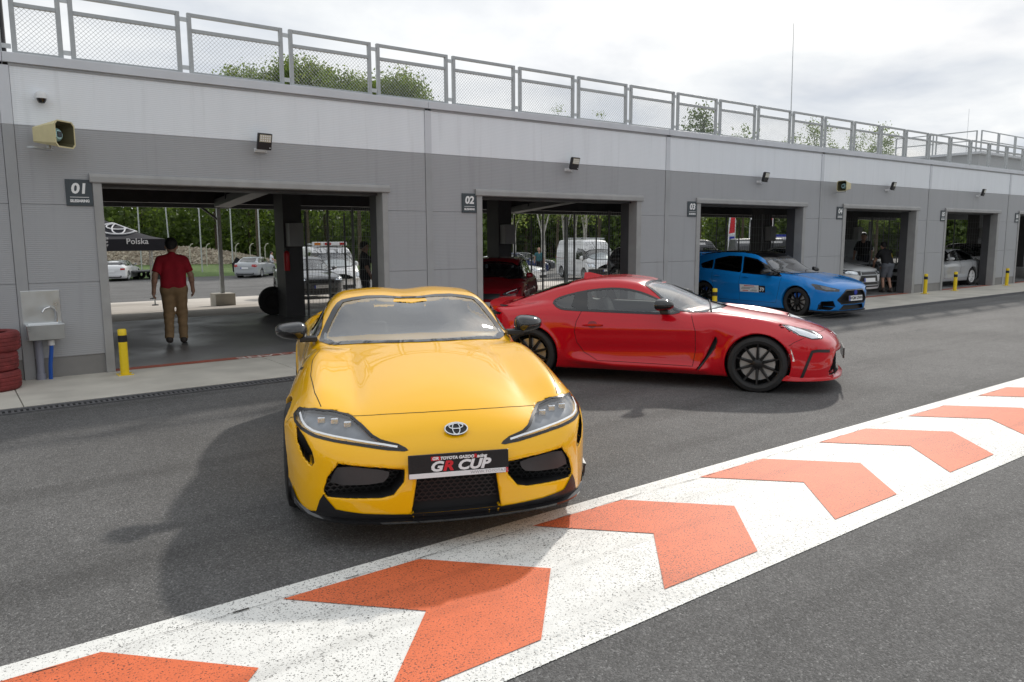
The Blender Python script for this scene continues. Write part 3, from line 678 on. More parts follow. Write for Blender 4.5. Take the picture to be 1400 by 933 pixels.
FOCUS = dict(half=.905, belt=.98, wstop=-1.2, tum=.42, zb=.15, c2=.15, c8=.17, rf=.06,
 zt=Cub([(1.,.42),(.90,.60),(.84,.70),(.72,.775),(.5,.845),(.2,.905),(-.1,.95),(-.4,.985),(-.7,1.01),(-1.5,1.0),(-2.5,1.03),(-3.6,1.05)]),
 wp=Cub([(1.0,.86),(.5,.895),(.2,.907),(0,.908),(-.4,.895),(-1.3,.885),(-2.2,.895),(-2.65,.908),(-3.1,.88),(-3.6,.82)]),
 xf=Cub([(.05,.74),(.12,.83),(.2,.87),(.3,.885),(.42,.89),(.55,.895),(.66,.875),(.74,.80),(.82,.62),(.92,.2),(1.1,-.5),(1.5,-1.3)]),
 xr=Cub([(.1,-3.30),(.3,-3.46),(.6,-3.48),(.95,-3.44),(1.2,-3.33),(1.4,-3.2),(1.6,-3.0)]),
 zg=Cub([(1.2,.2),(.6,.55),(.1,.76),(-.2,.885),(-.5,1.015),(-.85,1.19),(-1.12,1.325),(-1.4,1.405),(-1.8,1.445),(-2.3,1.448),(-2.8,1.41),(-3.2,1.35),(-3.6,1.25)]),
 wb=Cub([(.2,.60),(-.4,.72),(-1.0,.775),(-1.8,.79),(-2.6,.77),(-3.2,.71),(-3.6,.65)]),
 cr=Cub([(1.,.09),(.5,.12),(0,.13),(-.6,.12),(-1.2,.06),(-3.5,.05)]),
 hf=Cub([(1.,0),(.7,.02),(.3,.05),(0,.055),(-.5,.04),(-1.,0),(-3.5,0)]),
 arch=((0,.33,.365),(-2.648,.33,.365)), cab=(-.62,-3.25),
 ws=[(-.71,.925),(-.35,.95),(0,.957),(.35,.95),(.71,.925),(.66,1.06),(.575,1.20),(.53,1.235),(.3,1.262),(0,1.27),(-.3,1.262),(-.53,1.235),(-.575,1.20),(-.66,1.06)],
 sw=[[(-.45,.885),(-.75,1.02),(-.95,1.115),(-1.25,1.24),(-1.62,1.30),(-1.53,.93),(-.93,.905)],[(-1.70,1.302),(-2.1,1.305),(-2.48,1.225),(-2.44,1.0),(-1.61,.945)],[(-2.56,1.205),(-2.92,1.10),(-2.84,1.02),(-2.52,1.0)]])
FOCUS['belt'] = .94
FOC_HL = [(.865,.762),(.81,.735),(.71,.685),(.50,.632),(.52,.585),(.76,.592),(.855,.635)]
FOC_GR = [(-.55,.40),(-.32,.612),(.32,.612),(.55,.40),(.43,.318),(-.43,.318)]
FOC_LOW = [(-.36,.28),(.36,.28),(.47,.175),(-.47,.175)]
FOC_FOG = [(.82,.19),(.80,.365),(.64,.38),(.58,.25),(.66,.18)]
FOCUS['fcut'] = [(FOC_GR[1:5] and [(-.01,.612),(.32,.612),(.55,.40),(.43,.318),(-.01,.318)], .70, 0.), ([(-.01,.28),(.36,.28),(.47,.175),(-.01,.175)], .70, 0.), (FOC_FOG, .45, 0.)]
f_focus = f_gen(FOCUS)
def car_spec(L, Wd, Hh, fo, wb, kind, hood=.80, r=.31):
    """proportions of an ordinary car: x = 0 at the front axle"""
    h = Wd/2; xe = -(L-fo); b = hood; top = Hh; c0 = -.45 if kind != 'van' else .15
    if kind == 'van':
        ws = .55; zt = [(fo+.1,.5),(fo,.75),(fo-.1,b+.12),(.35,b+.22),(0,b+.30),(-1,1.1),(xe,1.1)]
        zg = [(1.5,.3),(fo-.05,b+.10),(.25,b+.45),(-.25,top-.32),(-.55,top-.08),(-.9,top-.01),(-2,top),(xe+.3,top-.02),(xe-.2,top-.08)]; belt = 1.15; wstop = -.4
        xr = [(.1,xe+.1),(.4,xe),(1.2,xe),(top,xe+.08)]; sw = [[(.20,1.18),(-.05,1.45),(-.35,1.68),(-1.05,1.72),(-1.05,1.15),(-.2,1.12)]]
        ws_ = [(-h+.16,1.16),(0,1.12),(h-.16,1.16),(h-.24,1.62),(0,1.70),(-h+.24,1.62)]; cab = (.05,-1.6); rw = None
    else:
        ws = .45; zt = [(fo+.1,b-.42),(fo,b-.24),(fo-.08,b-.14),(fo-.25,b-.06),(.2,b+.02),(-.2,b+.08),(-.6,b+.12),(-1.5,b+.12),(xe+.3,b+.14),(xe-.2,b+.10)]
        belt = b+.12; wstop = -1.15
        if kind == 'sedan':
            zg = [(1.4,.1),(.5,.5),(0,b-.06),(-.45,b+.10),(-.85,b+.30),(-1.2,top-.06),(-1.6,top),(-2.1,top-.01),(-2.5,top-.09),(-2.95,top-.30),(-3.2,b+.16),(xe-.3,b-.1)]
            xr = [(.1,xe+.2),(.35,xe),(b-.1,xe),(b+.12,xe+.06),(top,xe+.4)]
            sw = [[(-.55,belt-.02),(-.9,belt+.14),(-1.25,belt+.28),(-1.6,belt+.33),(-1.6,belt-.01)],[(-1.68,belt-.01),(-1.68,belt+.335),(-2.2,belt+.32),(-2.6,belt+.17),(-2.7,belt+.02)]]
            rw = [(-h+.34,belt+.08),(h-.34,belt+.08),(h-.38,belt+.30),(-h+.38,belt+.30)]; cab = (-.55,-2.75)
        else:
            zg = [(1.4,.1),(.5,.5),(0,b-.06),(-.45,b+.12),(-.85,b+.34),(-1.15,top-.10),(-1.5,top-.02),(-2.0,top),(-2.6,top-.03),(xe+.3,top-.10),(xe-.2,top-.2)]
            xr = [(.1,xe+.15),(.35,xe),(b,xe+.02),(top-.3,xe+.16),(top,xe+.4)]
            sw = [[(-.50,belt-.02),(-.9,belt+.18),(-1.25,belt+.33),(-1.6,belt+.38),(-1.6,belt-.01)],[(-1.68,belt-.01),(-1.68,belt+.38),(-2.3,belt+.36),(xe+.75,belt+.22),(xe+.75,belt+.02)]]
            rw = [(-h+.30,belt+.08),(h-.30,belt+.08),(h-.36,belt+.36),(-h+.36,belt+.36)]; cab = (-.55,xe+.55)
        ws_ = [(-h+.18,belt+.0),(0,belt+.025),(h-.18,belt+.0),(h-.29,belt+.31),(0,belt+.37),(-h+.29,belt+.31)]
    s = dict(half=h, belt=belt, wstop=wstop, tum=.42 if kind != 'van' else .16, top=.09 if kind != 'van' else .03, zb=.17, cab=cab, ws=ws_, sw=sw,
      zt=Cub(zt), zg=Cub(zg), xr=Cub(xr), wp=Cub([(fo+.2,h-.05),(.4,h-.01),(0,h),(-1.2,h-.02),(-wb,h),(xe+.2,h-.04),(xe-.2,h-.08)]),
      xf=Cub([(.05,fo-.14),(.18,fo-.03),(.35,fo),(b-.28,fo),(b-.15,fo-.06),(b-.04,fo-.25),(b+.1,fo-.9),(b+.4,-.9 if kind != 'van' else .35),(top+.2,-2 if kind != 'van' else -.5)]),
      wb=Cub([(fo,h-.3),(-.4,h-.17),(-1.2,h-.13),(-2.4,h-.14),(xe,h-.22)]) if kind != 'van' else Cub([(fo,h-.12),(0,h-.05),(-1,h-.03),(xe,h-.04)]),
      cr=Cub([(fo,.08),(0,.10),(-.6,.09),(-1.3,.04),(xe,.04)]), hf=Cub([(fo,0),(.3,.03),(0,.035),(-.8,0),(xe,0)]), arch=((0,r,r+.035),(-wb,r,r+.035)))
    if rw: s['rw'] = rw
    return s
def shell_mesh(name, V, Q, Nn, mat_, parent, sel=None):
    """mesh object from the quads picked by sel, keeping the whole surface's normals"""
    q = Q if sel is None else Q[sel]
    if len(q) == 0: return None
    u, inv = np.unique(q, return_inverse=True); q = inv.reshape(q.shape)
    me = bpy.data.meshes.new(name); me.vertices.add(len(u)); me.vertices.foreach_set('co', V[u].ravel())
    me.loops.add(q.size); me.loops.foreach_set('vertex_index', q.ravel().astype(np.int32))
    me.polygons.add(len(q)); me.polygons.foreach_set('loop_start', np.arange(0, q.size, 4, dtype=np.int32))
    me.update(calc_edges=True); me.validate()
    me.shade_smooth(); me.materials.append(M[mat_])
    me.normals_split_custom_set_from_vertices(Nn[u].tolist())
    return link(name, me, parent)
class Surf:
    """a polygonised body that outlines can be laid on"""
    def __init__(s, V, Q): s.b = BVHTree.FromPolygons([tuple(v) for v in V], [tuple(q) for q in Q])
    def hit(s, o, d):
        r = s.b.ray_cast(Vector(o), Vector(d)); return r[0], r[1]
    def near(s, p):
        r = s.b.find_nearest(Vector(p)); return r[0], r[1]
VIEW = {'front': lambda a, b: ((3, a, b), (-1, 0, 0)), 'rear': lambda a, b: ((-6, a, b), (1, 0, 0)),
        'left': lambda a, b: ((a, 2, b), (0, -1, 0)), 'right': lambda a, b: ((a, -2, b), (0, 1, 0)), 'top': lambda a, b: ((a, b, 3), (0, 0, -1))}
def fillgrid(poly, h):
    """triangulated outline with inner points on a grid: (points, triangles)"""
    from mathutils.geometry import delaunay_2d_cdt
    P = [Vector((q[0], q[1])) for q in poly]; n = len(P); out = []
    for i in range(n):
        a, b = P[i], P[(i+1) % n]; k = max(1, int((b-a).length/h+.5))
        for j in range(k): out.append(a+(b-a)*(j/k))
    n = len(out); A = np.array([(q.x, q.y) for q in out]); lo = A.min(0); hi = A.max(0)
    gx, gy = np.meshgrid(np.arange(lo[0]+h*.5, hi[0], h), np.arange(lo[1]+h*.5, hi[1], h)); gx = gx.ravel(); gy = gy.ravel()
    if len(gx):
        k = poly_sdf(gx, gy, [tuple(q) for q in A]) < -.35*h; pts = out+[Vector((x, y)) for x, y in zip(gx[k], gy[k])]
    else: pts = out
    r = delaunay_2d_cdt(pts, [(i, (i+1) % n) for i in range(n)], [], 1, 1e-6)
    return [tuple(v) for v in r[0]], [tuple(f) for f in r[2]], n
def patch(surf, name, poly, view, off, mat_, parent, h=.03, thick=.0, flip=False):
    """a skin laid on the body over an outline seen from one side; thick > 0 adds a rim back into the body"""
    P, T, n = fillgrid(poly, h); vs = []; ok = []
    for a, b in P:
        o, d = VIEW[view](a, b); q, nn = surf.hit(o, d)
        if q is None: vs.append(None)
        else:
            if nn.dot(Vector(d)) > 0: nn = -nn
            vs.append(q+nn*off)
    # outline points that miss the body take their nearest neighbour's depth
    good = [i for i, v in enumerate(vs) if v is not None]
    if not good: return None
    for i, v in enumerate(vs):
        if v is None:
            j = min(good, key=lambda k: (P[k][0]-P[i][0])**2+(P[k][1]-P[i][1])**2); v = vs[j].copy(); a, b = P[i]
            if view in ('front', 'rear'): v.y, v.z = a, b
            elif view in ('left', 'right'): v.x, v.z = a, b
            else: v.x, v.y = a, b
            vs[i] = v
    mb = MB(); mb.add(vs, T)
    if thick:
        dv = Vector(VIEW[view](0, 0)[1]); c = len(vs)
        # boundary edges of the triangulation
        cnt = {}
        for f in T:
            for i in range(len(f)):
                e = (f[i], f[(i+1) % len(f)]); cnt[tuple(sorted(e))] = cnt.get(tuple(sorted(e)), 0)+1
        be = [e for e, k in cnt.items() if k == 1]; mp = {}
        for e in be:
            for i in e:
                if i not in mp: mp[i] = len(mb.v); mb.v.append(tuple(Vector(vs[i])+dv*thick))
        for i, j in be: mb.f.append((i, j, mp[j], mp[i])); mb.m.append(0)
    return mb.build(name, mat_, parent, smooth=True, angle=50, face=-Vector(VIEW[view](0, 0)[1]) if not thick else None)
def ribbon(surf, name, pts, view, w, off, mat_, parent, step=.02, closed=False):
    """thin strip along a line drawn on the body (shut lines, trim)"""
    P = [Vector((q[0], q[1])) for q in pts]; S_ = []
    if closed: P.append(P[0])
    for a, b in zip(P[:-1], P[1:]):
        k = max(1, int((b-a).length/step)); S_ += [a+(b-a)*(j/k) for j in range(k)]
    S_.append(P[-1]); L3 = []
    for q in S_:
        o, d = VIEW[view](q.x, q.y); p, nn = surf.hit(o, d)
        if p is None: continue
        if nn.dot(Vector(d)) > 0: nn = -nn
        L3.append((p, nn))
    if len(L3) < 2: return None
    mb = MB(); vs = []
    for i, (p, nn) in enumerate(L3):
        t = (L3[min(i+1, len(L3)-1)][0]-L3[max(i-1, 0)][0]).normalized(); sd = nn.cross(t).normalized()
        vs += [p+sd*(w/2)+nn*off, p-sd*(w/2)+nn*off]
    mb.add(vs, [(2*i, 2*i+1, 2*i+3, 2*i+2) for i in range(len(L3)-1)])
    return mb.build(name, mat_, parent, smooth=True)
def liner(surf, name, poly, view, depth, mat_, parent, inset=.003, sink=.002):
    """dark recess: walls following the outline from the skin inward, closed by a flat back"""
    P = [Vector((q[0], q[1])) for q in poly]; n = len(P); out = []
    for i in range(n):
        a, b = P[i], P[(i+1) % n]; k = max(1, int((b-a).length/.03))
        out += [a+(b-a)*(j/k) for j in range(k)]
    dv = Vector(VIEW[view](0, 0)[1]); c = sum(out, Vector((0, 0)))/len(out); rim = []; last = None
    for q in out:
        o, d = VIEW[view](q.x, q.y); p, nn = surf.hit(o, d)
        rim.append((q, p))
    good = [(q, p) for q, p in rim if p is not None]
    if not good: return None
    back = max((p.dot(dv) for q, p in good))+depth
    mb = MB(); n = len(rim); vs = []; vb = []
    for q, p in rim:
        if p is None: p = min(good, key=lambda g_: (g_[0]-q).length)[1].copy()
        qq = q+(c-q).normalized()*inset; o = Vector(VIEW[view](qq.x, qq.y)[0])
        vs.append(o+dv*(p.dot(dv)+sink-o.dot(dv))); vb.append(o+dv*(back-o.dot(dv)))
    mb.add(vs+vb, [(i, (i+1) % n, (i+1) % n+n, i+n) for i in range(n)]+[tuple(range(n, 2*n))])
    return mb.build(name, mat_, parent)
def wheel(name, parent, loc, side, rad, wid, rimr, spokes, rim_mat, style='double', calip=None, seg=40, tread='rubber'):
    """tyre, rim with spokes, brake disc; the axle runs along y, side = +1 left, -1 right"""
    w = link(name, None, parent); w.location = loc; hw_ = wid/2; o = side
    prof = [(rimr-.012, -hw_*.86), (rimr+.01, -hw_*.95), (rad-.05, -hw_), (rad-.012, -hw_*.90), (rad, -hw_*.70), (rad, hw_*.70), (rad-.012, hw_*.90), (rad-.05, hw_), (rimr+.01, hw_*.95), (rimr-.012, hw_*.86)]
    mb = MB().lathe(prof, seg, 'y')
    for gz_ in (-.35, 0, .35): mb.lathe([(rad+.0008, hw_*gz_-.004), (rad+.0008, hw_*gz_+.004)], seg, 'y')
    mb.build('tyre', 'rubber', w, smooth=True)
    y1 = o*hw_*.80
    mb = MB().lathe([(rimr+.004, o*hw_*.90), (rimr-.012, o*hw_*.88), (rimr-.02, o*hw_*.70), (rimr-.035, -o*hw_*.6), (rimr-.01, -o*hw_*.85)], seg, 'y')
    for k in range(spokes):
        t = 2*math.pi*k/spokes; prs = ((-.10, -.14), (.10, .14)) if style == 'double' else ((0, 0),)
        for ta, tb in prs:
            ri, ro = .045, rimr-.008; wi, wo = (.020, .014) if style == 'double' else (.019, .013) if style == 'single' else (.05, .035)
            a = Vector((math.sin(t+ta*2.2)*ri, o*hw_*.62, math.cos(t+ta*2.2)*ri)); b = Vector((math.sin(t+tb)*ro, o*hw_*.84, math.cos(t+tb)*ro))
            d = (b-a).normalized(); sd = d.cross(Vector((0, 1, 0))).normalized(); dp = Vector((0, o, 0))
            vs = [a+sd*wi-dp*.03, a-sd*wi-dp*.03, a-sd*wi*.7+dp*.012, a+sd*wi*.7+dp*.012, b+sd*wo-dp*.03, b-sd*wo-dp*.03, b-sd*wo*.6+dp*.004, b+sd*wo*.6+dp*.004]
            mb.add(vs, [(0,1,2,3),(7,6,5,4),(0,4,5,1),(1,5,6,2),(2,6,7,3),(3,7,4,0)])
    mb.lathe([(.001, o*hw_*.80), (.032, o*hw_*.80), (.062, o*hw_*.70), (.07, o*hw_*.4)], 20, 'y')
    mb.build('rim', rim_mat, w, smooth=True, angle=30)
    MB().lathe([(.06, o*hw_*.25), (rimr-.06, o*hw_*.25), (rimr-.06, o*hw_*.12), (.06, o*hw_*.12)], 28, 'y').build('brake_disc', 'brake_steel', w)
    if calip: MB().lathe([(rimr-.045, o*hw_*.40), (rimr-.14, o*hw_*.40), (rimr-.14, o*hw_*.05), (rimr-.045, o*hw_*.05)], 6, 'y', a0=-.5, a1=.5).build('brake_caliper', calip, w)
    MB().lathe([(.001, -o*hw_*.3), (rimr-.03, -o*hw_*.3)], 20, 'y').build('wheel_back', 'black_matte', w)
    return w
mat('brake_steel', (.48,.47,.46), .4, .6, var=.1)
mat('rim_black', (.012,.012,.013), .28, .3)
mat('rim_silver', (.50,.51,.52), .3, .8)
mat('rim_white', (.75,.75,.75), .35)
mat('caliper_red', (.45,.02,.02), .4)
mat('caliper_blue', (.02,.12,.5), .4)
mat('shut_line', (.004,.004,.004), .9)
mat('headlamp_inner', (.20,.21,.225), .25, .0, var=.25, vscale=9)
mat('headlamp_black', (.012,.012,.014), .25)
mat('lamp_chrome', (.72,.74,.76), .12, .9)
mat('lamp_led', (.85,.87,.89), .3)
mat('lamp_red', (.38,.012,.012), .15, coat=.8)
mat('lamp_amber', (.55,.18,.02), .2, coat=.6)
mat('seat_dark', (.022,.022,.024), .7)
mat('interior_dark', (.015,.015,.016), .6)
def m_glass(name, tint, mixf):
    m = bpy.data.materials.new(name); m.use_nodes = True; N, L = nodes_of(m); N.clear()
    o = N.new('ShaderNodeOutputMaterial'); t = N.new('ShaderNodeBsdfTransparent'); t.inputs[0].default_value = (*tint, 1)
    g = N.new('ShaderNodeBsdfGlossy'); g.inputs['Roughness'].default_value = .015; g.inputs['Color'].default_value = (1, 1, 1, 1)
    f = N.new('ShaderNodeLayerWeight'); f.inputs['Blend'].default_value = .5
    k = math_node(N, L, 'MULTIPLY_ADD', math_node(N, L, 'POWER', f.outputs['Facing'], 4.5), 1.35, mixf+.075); k = math_node(N, L, 'MINIMUM', k, 1.0)
    x = N.new('ShaderNodeMixShader'); L.new(k, x.inputs[0]); L.new(t.outputs[0], x.inputs[1]); L.new(g.outputs[0], x.inputs[2]); L.new(x.outputs[0], o.inputs[0])
    M[name] = m
m_glass('windscreen_glass', (.60,.64,.64), .13)
m_glass('side_glass', (.66,.70,.69), .03)
m_glass('dark_glass', (.06,.065,.07), .03)
m_glass('lamp_glass', (.92,.94,.96), .03)
def m_carpaint(name, col, rough=.28, flake=.0):
    m = mat(name, col, rough, 0, .10, coat=1.0); b = m.node_tree.nodes['Principled BSDF']; b.inputs['Coat Roughness'].default_value = .02; b.inputs['Coat IOR'].default_value = 1.5
    N, L = nodes_of(m); tc = N.new('ShaderNodeTexCoord'); n = N.new('ShaderNodeTexNoise'); n.inputs['Scale'].default_value = 3.5; n.inputs['Detail'].default_value = 2; L.new(tc.outputs['Object'], n.inputs['Vector'])
    bp = N.new('ShaderNodeBump'); bp.inputs['Strength'].default_value = .012; bp.inputs['Distance'].default_value = .003; L.new(n.outputs['Fac'], bp.inputs['Height']); L.new(bp.outputs[0], b.inputs['Coat Normal'])
    return m
m_carpaint('paint_yellow', (.95,.50,.0))
m_carpaint('paint_red', (.54,.003,.012))
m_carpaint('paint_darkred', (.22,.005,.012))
m_carpaint('paint_blue', (.008,.22,.64))
m_carpaint('paint_white', (.74,.75,.76))
m_carpaint('paint_silver', (.42,.44,.46), .3)
m_carpaint('paint_grey', (.10,.105,.115), .3)
m_carpaint('paint_black', (.010,.010,.012))
m_carpaint('paint_navy', (.02,.035,.12))
# ------------------------------------------------------------------ shared car pieces
def mirror_poly(p): return [(-a, b) for a, b in p][::-1]
def seat_mesh(name, parent, x, y, mat_='seat_dark', s=1.):
    mb = MB()
    mb.prism([(x+.25,.38),(x-.28,.34),(x-.30,.45),(x+.22,.50)], 'y', y-.24, y+.24)
    mb.prism([(x-.24,.42),(x-.36,.42),(x-.58,.92*s),(x-.50,.95*s)], 'y', y-.235, y+.235)
    mb.prism([(x-.50,.95*s),(x-.585,.94*s),(x-.615,1.10*s),(x-.55,1.11*s)], 'y', y-.13, y+.13)
    return mb.build(name, mat_, parent, bevel=.03, smooth=True, angle=60)
def steering(name, parent, x, y, z, r=.18):
    w = link(name, None, parent); w.location = (x, y, z); w.rotation_euler = (0, R(-65), 0)
    MB().tube([(r*math.cos(t), r*math.sin(t), 0) for t in [2*math.pi*k/28 for k in range(29)]], .016, 8).build('rim_grip', 'black_plastic', w, smooth=True)
    mb = MB(); mb.lathe([(.001,.02),(.07,.02),(.075,-.02)], 14)
    mb.bar((-r,0,0),(r,0,0),.03,.012); mb.bar((0,0,0),(-r,0,0),.03,.012); mb.build('hub', 'black_plastic', w, smooth=True)
    return w
def mirror_housing(parent, x, y, z, side, mat_, L=.22, Wd=.13, Hh=.145, glass=True, arm=True, yb=None):
    """door mirror: tapered pod on an arm"""
    m = link('door_mirror', None, parent)
    mb = MB(); n = 16
    rings = [(-.075,.99),(-.05,1.0),(0,.94),(.05,.74),(.08,.42),(.09,.1)]
    vs = []; fs = []
    for dx, sc in rings:
        for k in range(n):
            t = 2*math.pi*k/n; c, s_ = math.cos(t), math.sin(t)
            yy = math.copysign(abs(c)**.7, c)*L/2*sc; zz = math.copysign(abs(s_)**.75, s_)*Hh/2*sc
            taper = 1-.22*((yy*1)/(L/2))
            vs.append((x+dx+(-.03*(yy/(L/2))), y+side*yy, z+zz*taper+.012*(1-taper)))
    for i in range(len(rings)-1):
        for k in range(n): a = i*n+k; b = i*n+(k+1) % n; fs.append((a, b, b+n, a+n))
    fs.append(tuple(range(n))); fs.append(tuple(range((len(rings)-1)*n, len(rings)*n)))
    mb.add(vs, fs); mb.build('mirror_shell', mat_, m, smooth=True, angle=60)
    g = MB(); q = [(x-.0785-.03*(a/(L/2)), y+side*a, z+b) for a, b in [(L*.44*c, Hh*.4*s_) for c, s_ in [(math.cos(t), math.sin(t)) for t in [2*math.pi*k/16 for k in range(16)]]]]
    g.add(q, [tuple(range(16))]); g.build('mirror_glass', 'chrome', m)
    if arm:
        a = MB(); yb = yb if yb is not None else y-side*.16
        a.prism([(x+.05,z-Hh*.32),(x-.05,z-Hh*.32),(x-.07,z-Hh*.62),(x+.05,z-Hh*.62)], 'y', y-side*L*.25, yb); a.build('mirror_arm', 'black_plastic', m, bevel=.008)
    return m
def arc_strip(surf, name, c, r, a0, a1, view, w, off, mat_, parent, n=24):
    return ribbon(surf, name, [(c[0]+r*math.cos(a0+(a1-a0)*k/n), c[1]+r*math.sin(a0+(a1-a0)*k/n)) for k in range(n+1)], view, w, off, mat_, parent)
def arch_liner(parent, x, z, r, y0, y1, side):
    mb = MB(); mb.lathe([(r-.004, side*y1), (r-.004, side*y0), (.02, side*y0)], 26, 'y', (x, 0, z)); return mb.build('wheel_arch_liner', 'black_matte', parent)
def toyota_oval(parent, c, rx, rz, nrm_tilt, mat_='lamp_chrome', back='black_plastic'):
    """three interlocking ovals on a badge facing +x, tilted back"""
    b = link('badge', None, parent); b.location = c; b.rotation_euler = (0, -nrm_tilt, 0)
    def ring(cy, cz, ry, rz_, t):
        return [(.006, cy+ry*math.cos(2*math.pi*k/28), cz+rz_*math.sin(2*math.pi*k/28)) for k in range(29)]
    mb = MB(); mb.add([(.001, rx*math.cos(2*math.pi*k/28), rz*math.sin(2*math.pi*k/28)) for k in range(28)], [tuple(range(28))])
    mb.build('badge_back', back, b)
    t = rx*.085; mb = MB(); mb.tube(ring(0, 0, rx, rz, 0), t, 6); mb.tube(ring(0, 0, rx*.33, rz*.93, 0), t*.8, 6); mb.tube(ring(0, rz*.42, rx*.62, rz*.42, 0), t*.8, 6)
    mb.build('badge_rings', mat_, b, smooth=True)
    return b
def net_grille(parent, name, poly, x, mat_, dy=.035, dz=.02, t=.0035):
    """hexagon-like mesh inside an outline at one depth"""
    mb = MB(); ys = [q[0] for q in poly]; zs = [q[1] for q in poly]
    z = min(zs); row = 0
    while z < max(zs):
        y = min(ys)-(row % 2)*dy/2
        while y < max(ys):
            for (a, b) in (((y, z), (y+dy/2, z+dz*.5)), ((y+dy/2, z+dz*.5), (y+dy, z)), ((y+dy/2, z+dz*.5), (y+dy/2, z+dz))):
                m0 = ((a[0]+b[0])/2, (a[1]+b[1])/2)
                if poly_sdf(np.array([m0[0]]), np.array([m0[1]]), poly)[0] < 0: mb.bar((x, a[0], a[1]), (x, b[0], b[1]), t, t*2)
            y += dy
        z += dz; row += 1
    return tag(mb.build(name, mat_, parent), kind='stuff')
mat('duct_grey', (.035,.034,.036), .4, var=.15)
mat('plate_black', (.018,.015,.016), .25, coat=.4)
mat('plate_red', (.62,.02,.03), .35)
mat('plate_white', (.78,.79,.80), .4)
mat('plate_text_grey', (.35,.36,.38), .4)

def build_supra():
    t = thing('sports_coupe', 'yellow two-door sports coupe with black mirrors facing the camera', 'car', (2.5021, 4.2062, 0), -1.972)
    V, Q, Nn = surface_net(f_supra, (-3.55, 0, .08), (1.02, 1.02, 1.36), .0155)
    C = V[Q].mean(1); NQ = Nn[Q].mean(1); ay = np.abs(C[:, 1])
    S0 = Surf(V, Q)
    Vs, Qs, Ns = surface_net(lambda X, Y, Z: f_supra(X, Y, Z, False), (-3.55, 0, .08), (1.02, 1.02, 1.36), .03, 3)
    S = Surf(Vs, Qs)                                             # uncut skin: outlines are laid on this
    hoodx = .685-.13*(ay/.55)**2*np.where(ay > 0, 1, 1)
    inner = (C[:, 2] < 1.15) & (NQ[:, 2] < -.2) & (C[:, 0] > -2.7) & (C[:, 0] < -.5) & (ay < .6)
    hood = (NQ[:, 2] > .35) & (C[:, 0] < hoodx) & (C[:, 0] > -.60) & (ay < .66) & (C[:, 2] < 1.0) & (C[:, 2] > .6)
    door = (C[:, 0] < -.66) & (C[:, 0] > -1.80) & (ay > .66) & (C[:, 2] > .22) & (C[:, 2] < .96)
    bump = (C[:, 0] > .40+0*ay) & ~hood & (C[:, 2] < .72)
    roof = (C[:, 2] > 1.165) & ~inner
    cabin = (C[:, 0] < -.3) & (C[:, 0] > -3.0) & (C[:, 2] > .40) & (f_supra(C[:, 0], ay, C[:, 2], False) < -.008)
    used = np.zeros(len(C), bool)
    for nm, sel, m_ in (('cabin_lining', cabin, 'interior_dark'), ('hood', hood, 'paint_yellow'), ('door', door & (C[:, 1] > 0), 'paint_yellow'), ('door', door & (C[:, 1] < 0), 'paint_yellow'), ('front_bumper', bump, 'paint_yellow'), ('roof', roof, 'paint_yellow')):
        s_ = sel & ~used; used |= s_; shell_mesh(nm, V, Q, Nn, m_, t, s_)
    shell_mesh('body_shell', V, Q, Nn, 'paint_yellow', t, ~used)
    # front details
    for sg in (1, -1):
        mp = (lambda p: p) if sg > 0 else mirror_poly
        hl = link('headlight', None, t)
        HL = mp(SUPRA_HL); liner(S, 'lamp_housing', HL, 'front', .02, 'headlamp_black', hl, .005, .010)
        # inner reflector floor follows the skin 35 mm below it
        patch(S, 'lamp_reflector', [(a*.985+sg*.010, b*.99+.0065) for a, b in HL], 'front', -.03, 'headlamp_inner', hl, .03)
        LED = [(.818,.688),(.805,.664),(.782,.646),(.745,.633),(.62,.614),(.50,.598),(.38,.582),(.31,.570)]
        rb = ribbon(S, 'led_strip', [(sg*a, b) for a, b in LED], 'front', .012, .0028, 'lamp_led', hl, .01)
        for (a, b) in ((.63,.668),(.56,.655),(.70,.672)):
            q, nn = S.hit(*VIEW['front'](sg*a, b))
            if q is None: continue
            c = q-Vector((1,0,0))*.05
            MB().box(c.x-.02, c.x+.022, c.y-.021, c.y+.021, c.z-.020, c.z+.016).build('lamp_projector', 'lamp_chrome', hl, bevel=.006)
            MB().lathe([(.001,.004),(.010,.002),(.014,-.004)], 14, 'x', (c.x+.024, c.y, c.z)).build('lamp_lens', 'lamp_glass', hl, smooth=True)
        patch(S, 'lamp_cover', HL, 'front', .001, 'lamp_glass', hl, .03)
        ribbon(S, 'lamp_seal', HL+[HL[0]], 'front', .018, .0022, 'headlamp_black', hl, .01)
        v = liner(S, 'corner_vent', mp(SUPRA_VENT), 'front', .0, 'black_plastic', t, .001, .004)
        ik = link('side_intake', None, t); liner(S, 'intake_recess', mp(SUPRA_IN), 'front', .05, 'black_matte', ik, .001, .004)
        D = [(.625,.480),(.36,.455),(.365,.415),(.405,.378),(.675,.365),(.662,.42)]
        patch(S, 'intake_duct_panel', mp(chaikin(D, 1)), 'front', -.014, 'duct_grey', ik, .03, .02)
        net_grille(ik, 'intake_mesh', mp(SUPRA_IN), .74, 'black_plastic')
        # black lower corner laid over the bumper
        LC = [(.235,.17),(.235,.205),(.50,.216),(.64,.234),(.683,.287),(.70,.312),(.722,.27),(.742,.20),(.80,.18),(.845,.22),(.875,.27),(.893,.305),(.90,.295),(.90,.17)]
        patch(S, 'lower_trim', mp(LC), 'front', .006, 'black_plastic', t, .03)
    mid = link('centre_intake', None, t); MI = [(-.215,.43),(.215,.43),(.215,.40),(.245,.205),(-.245,.205),(-.215,.40)]
    liner(S, 'intake_recess', MI, 'front', .05, 'black_matte', mid, .001, .004)
    net_grille(mid, 'intake_mesh', [(-.21,.43),(.21,.43),(.235,.26),(-.235,.26)], .86, 'black_plastic')
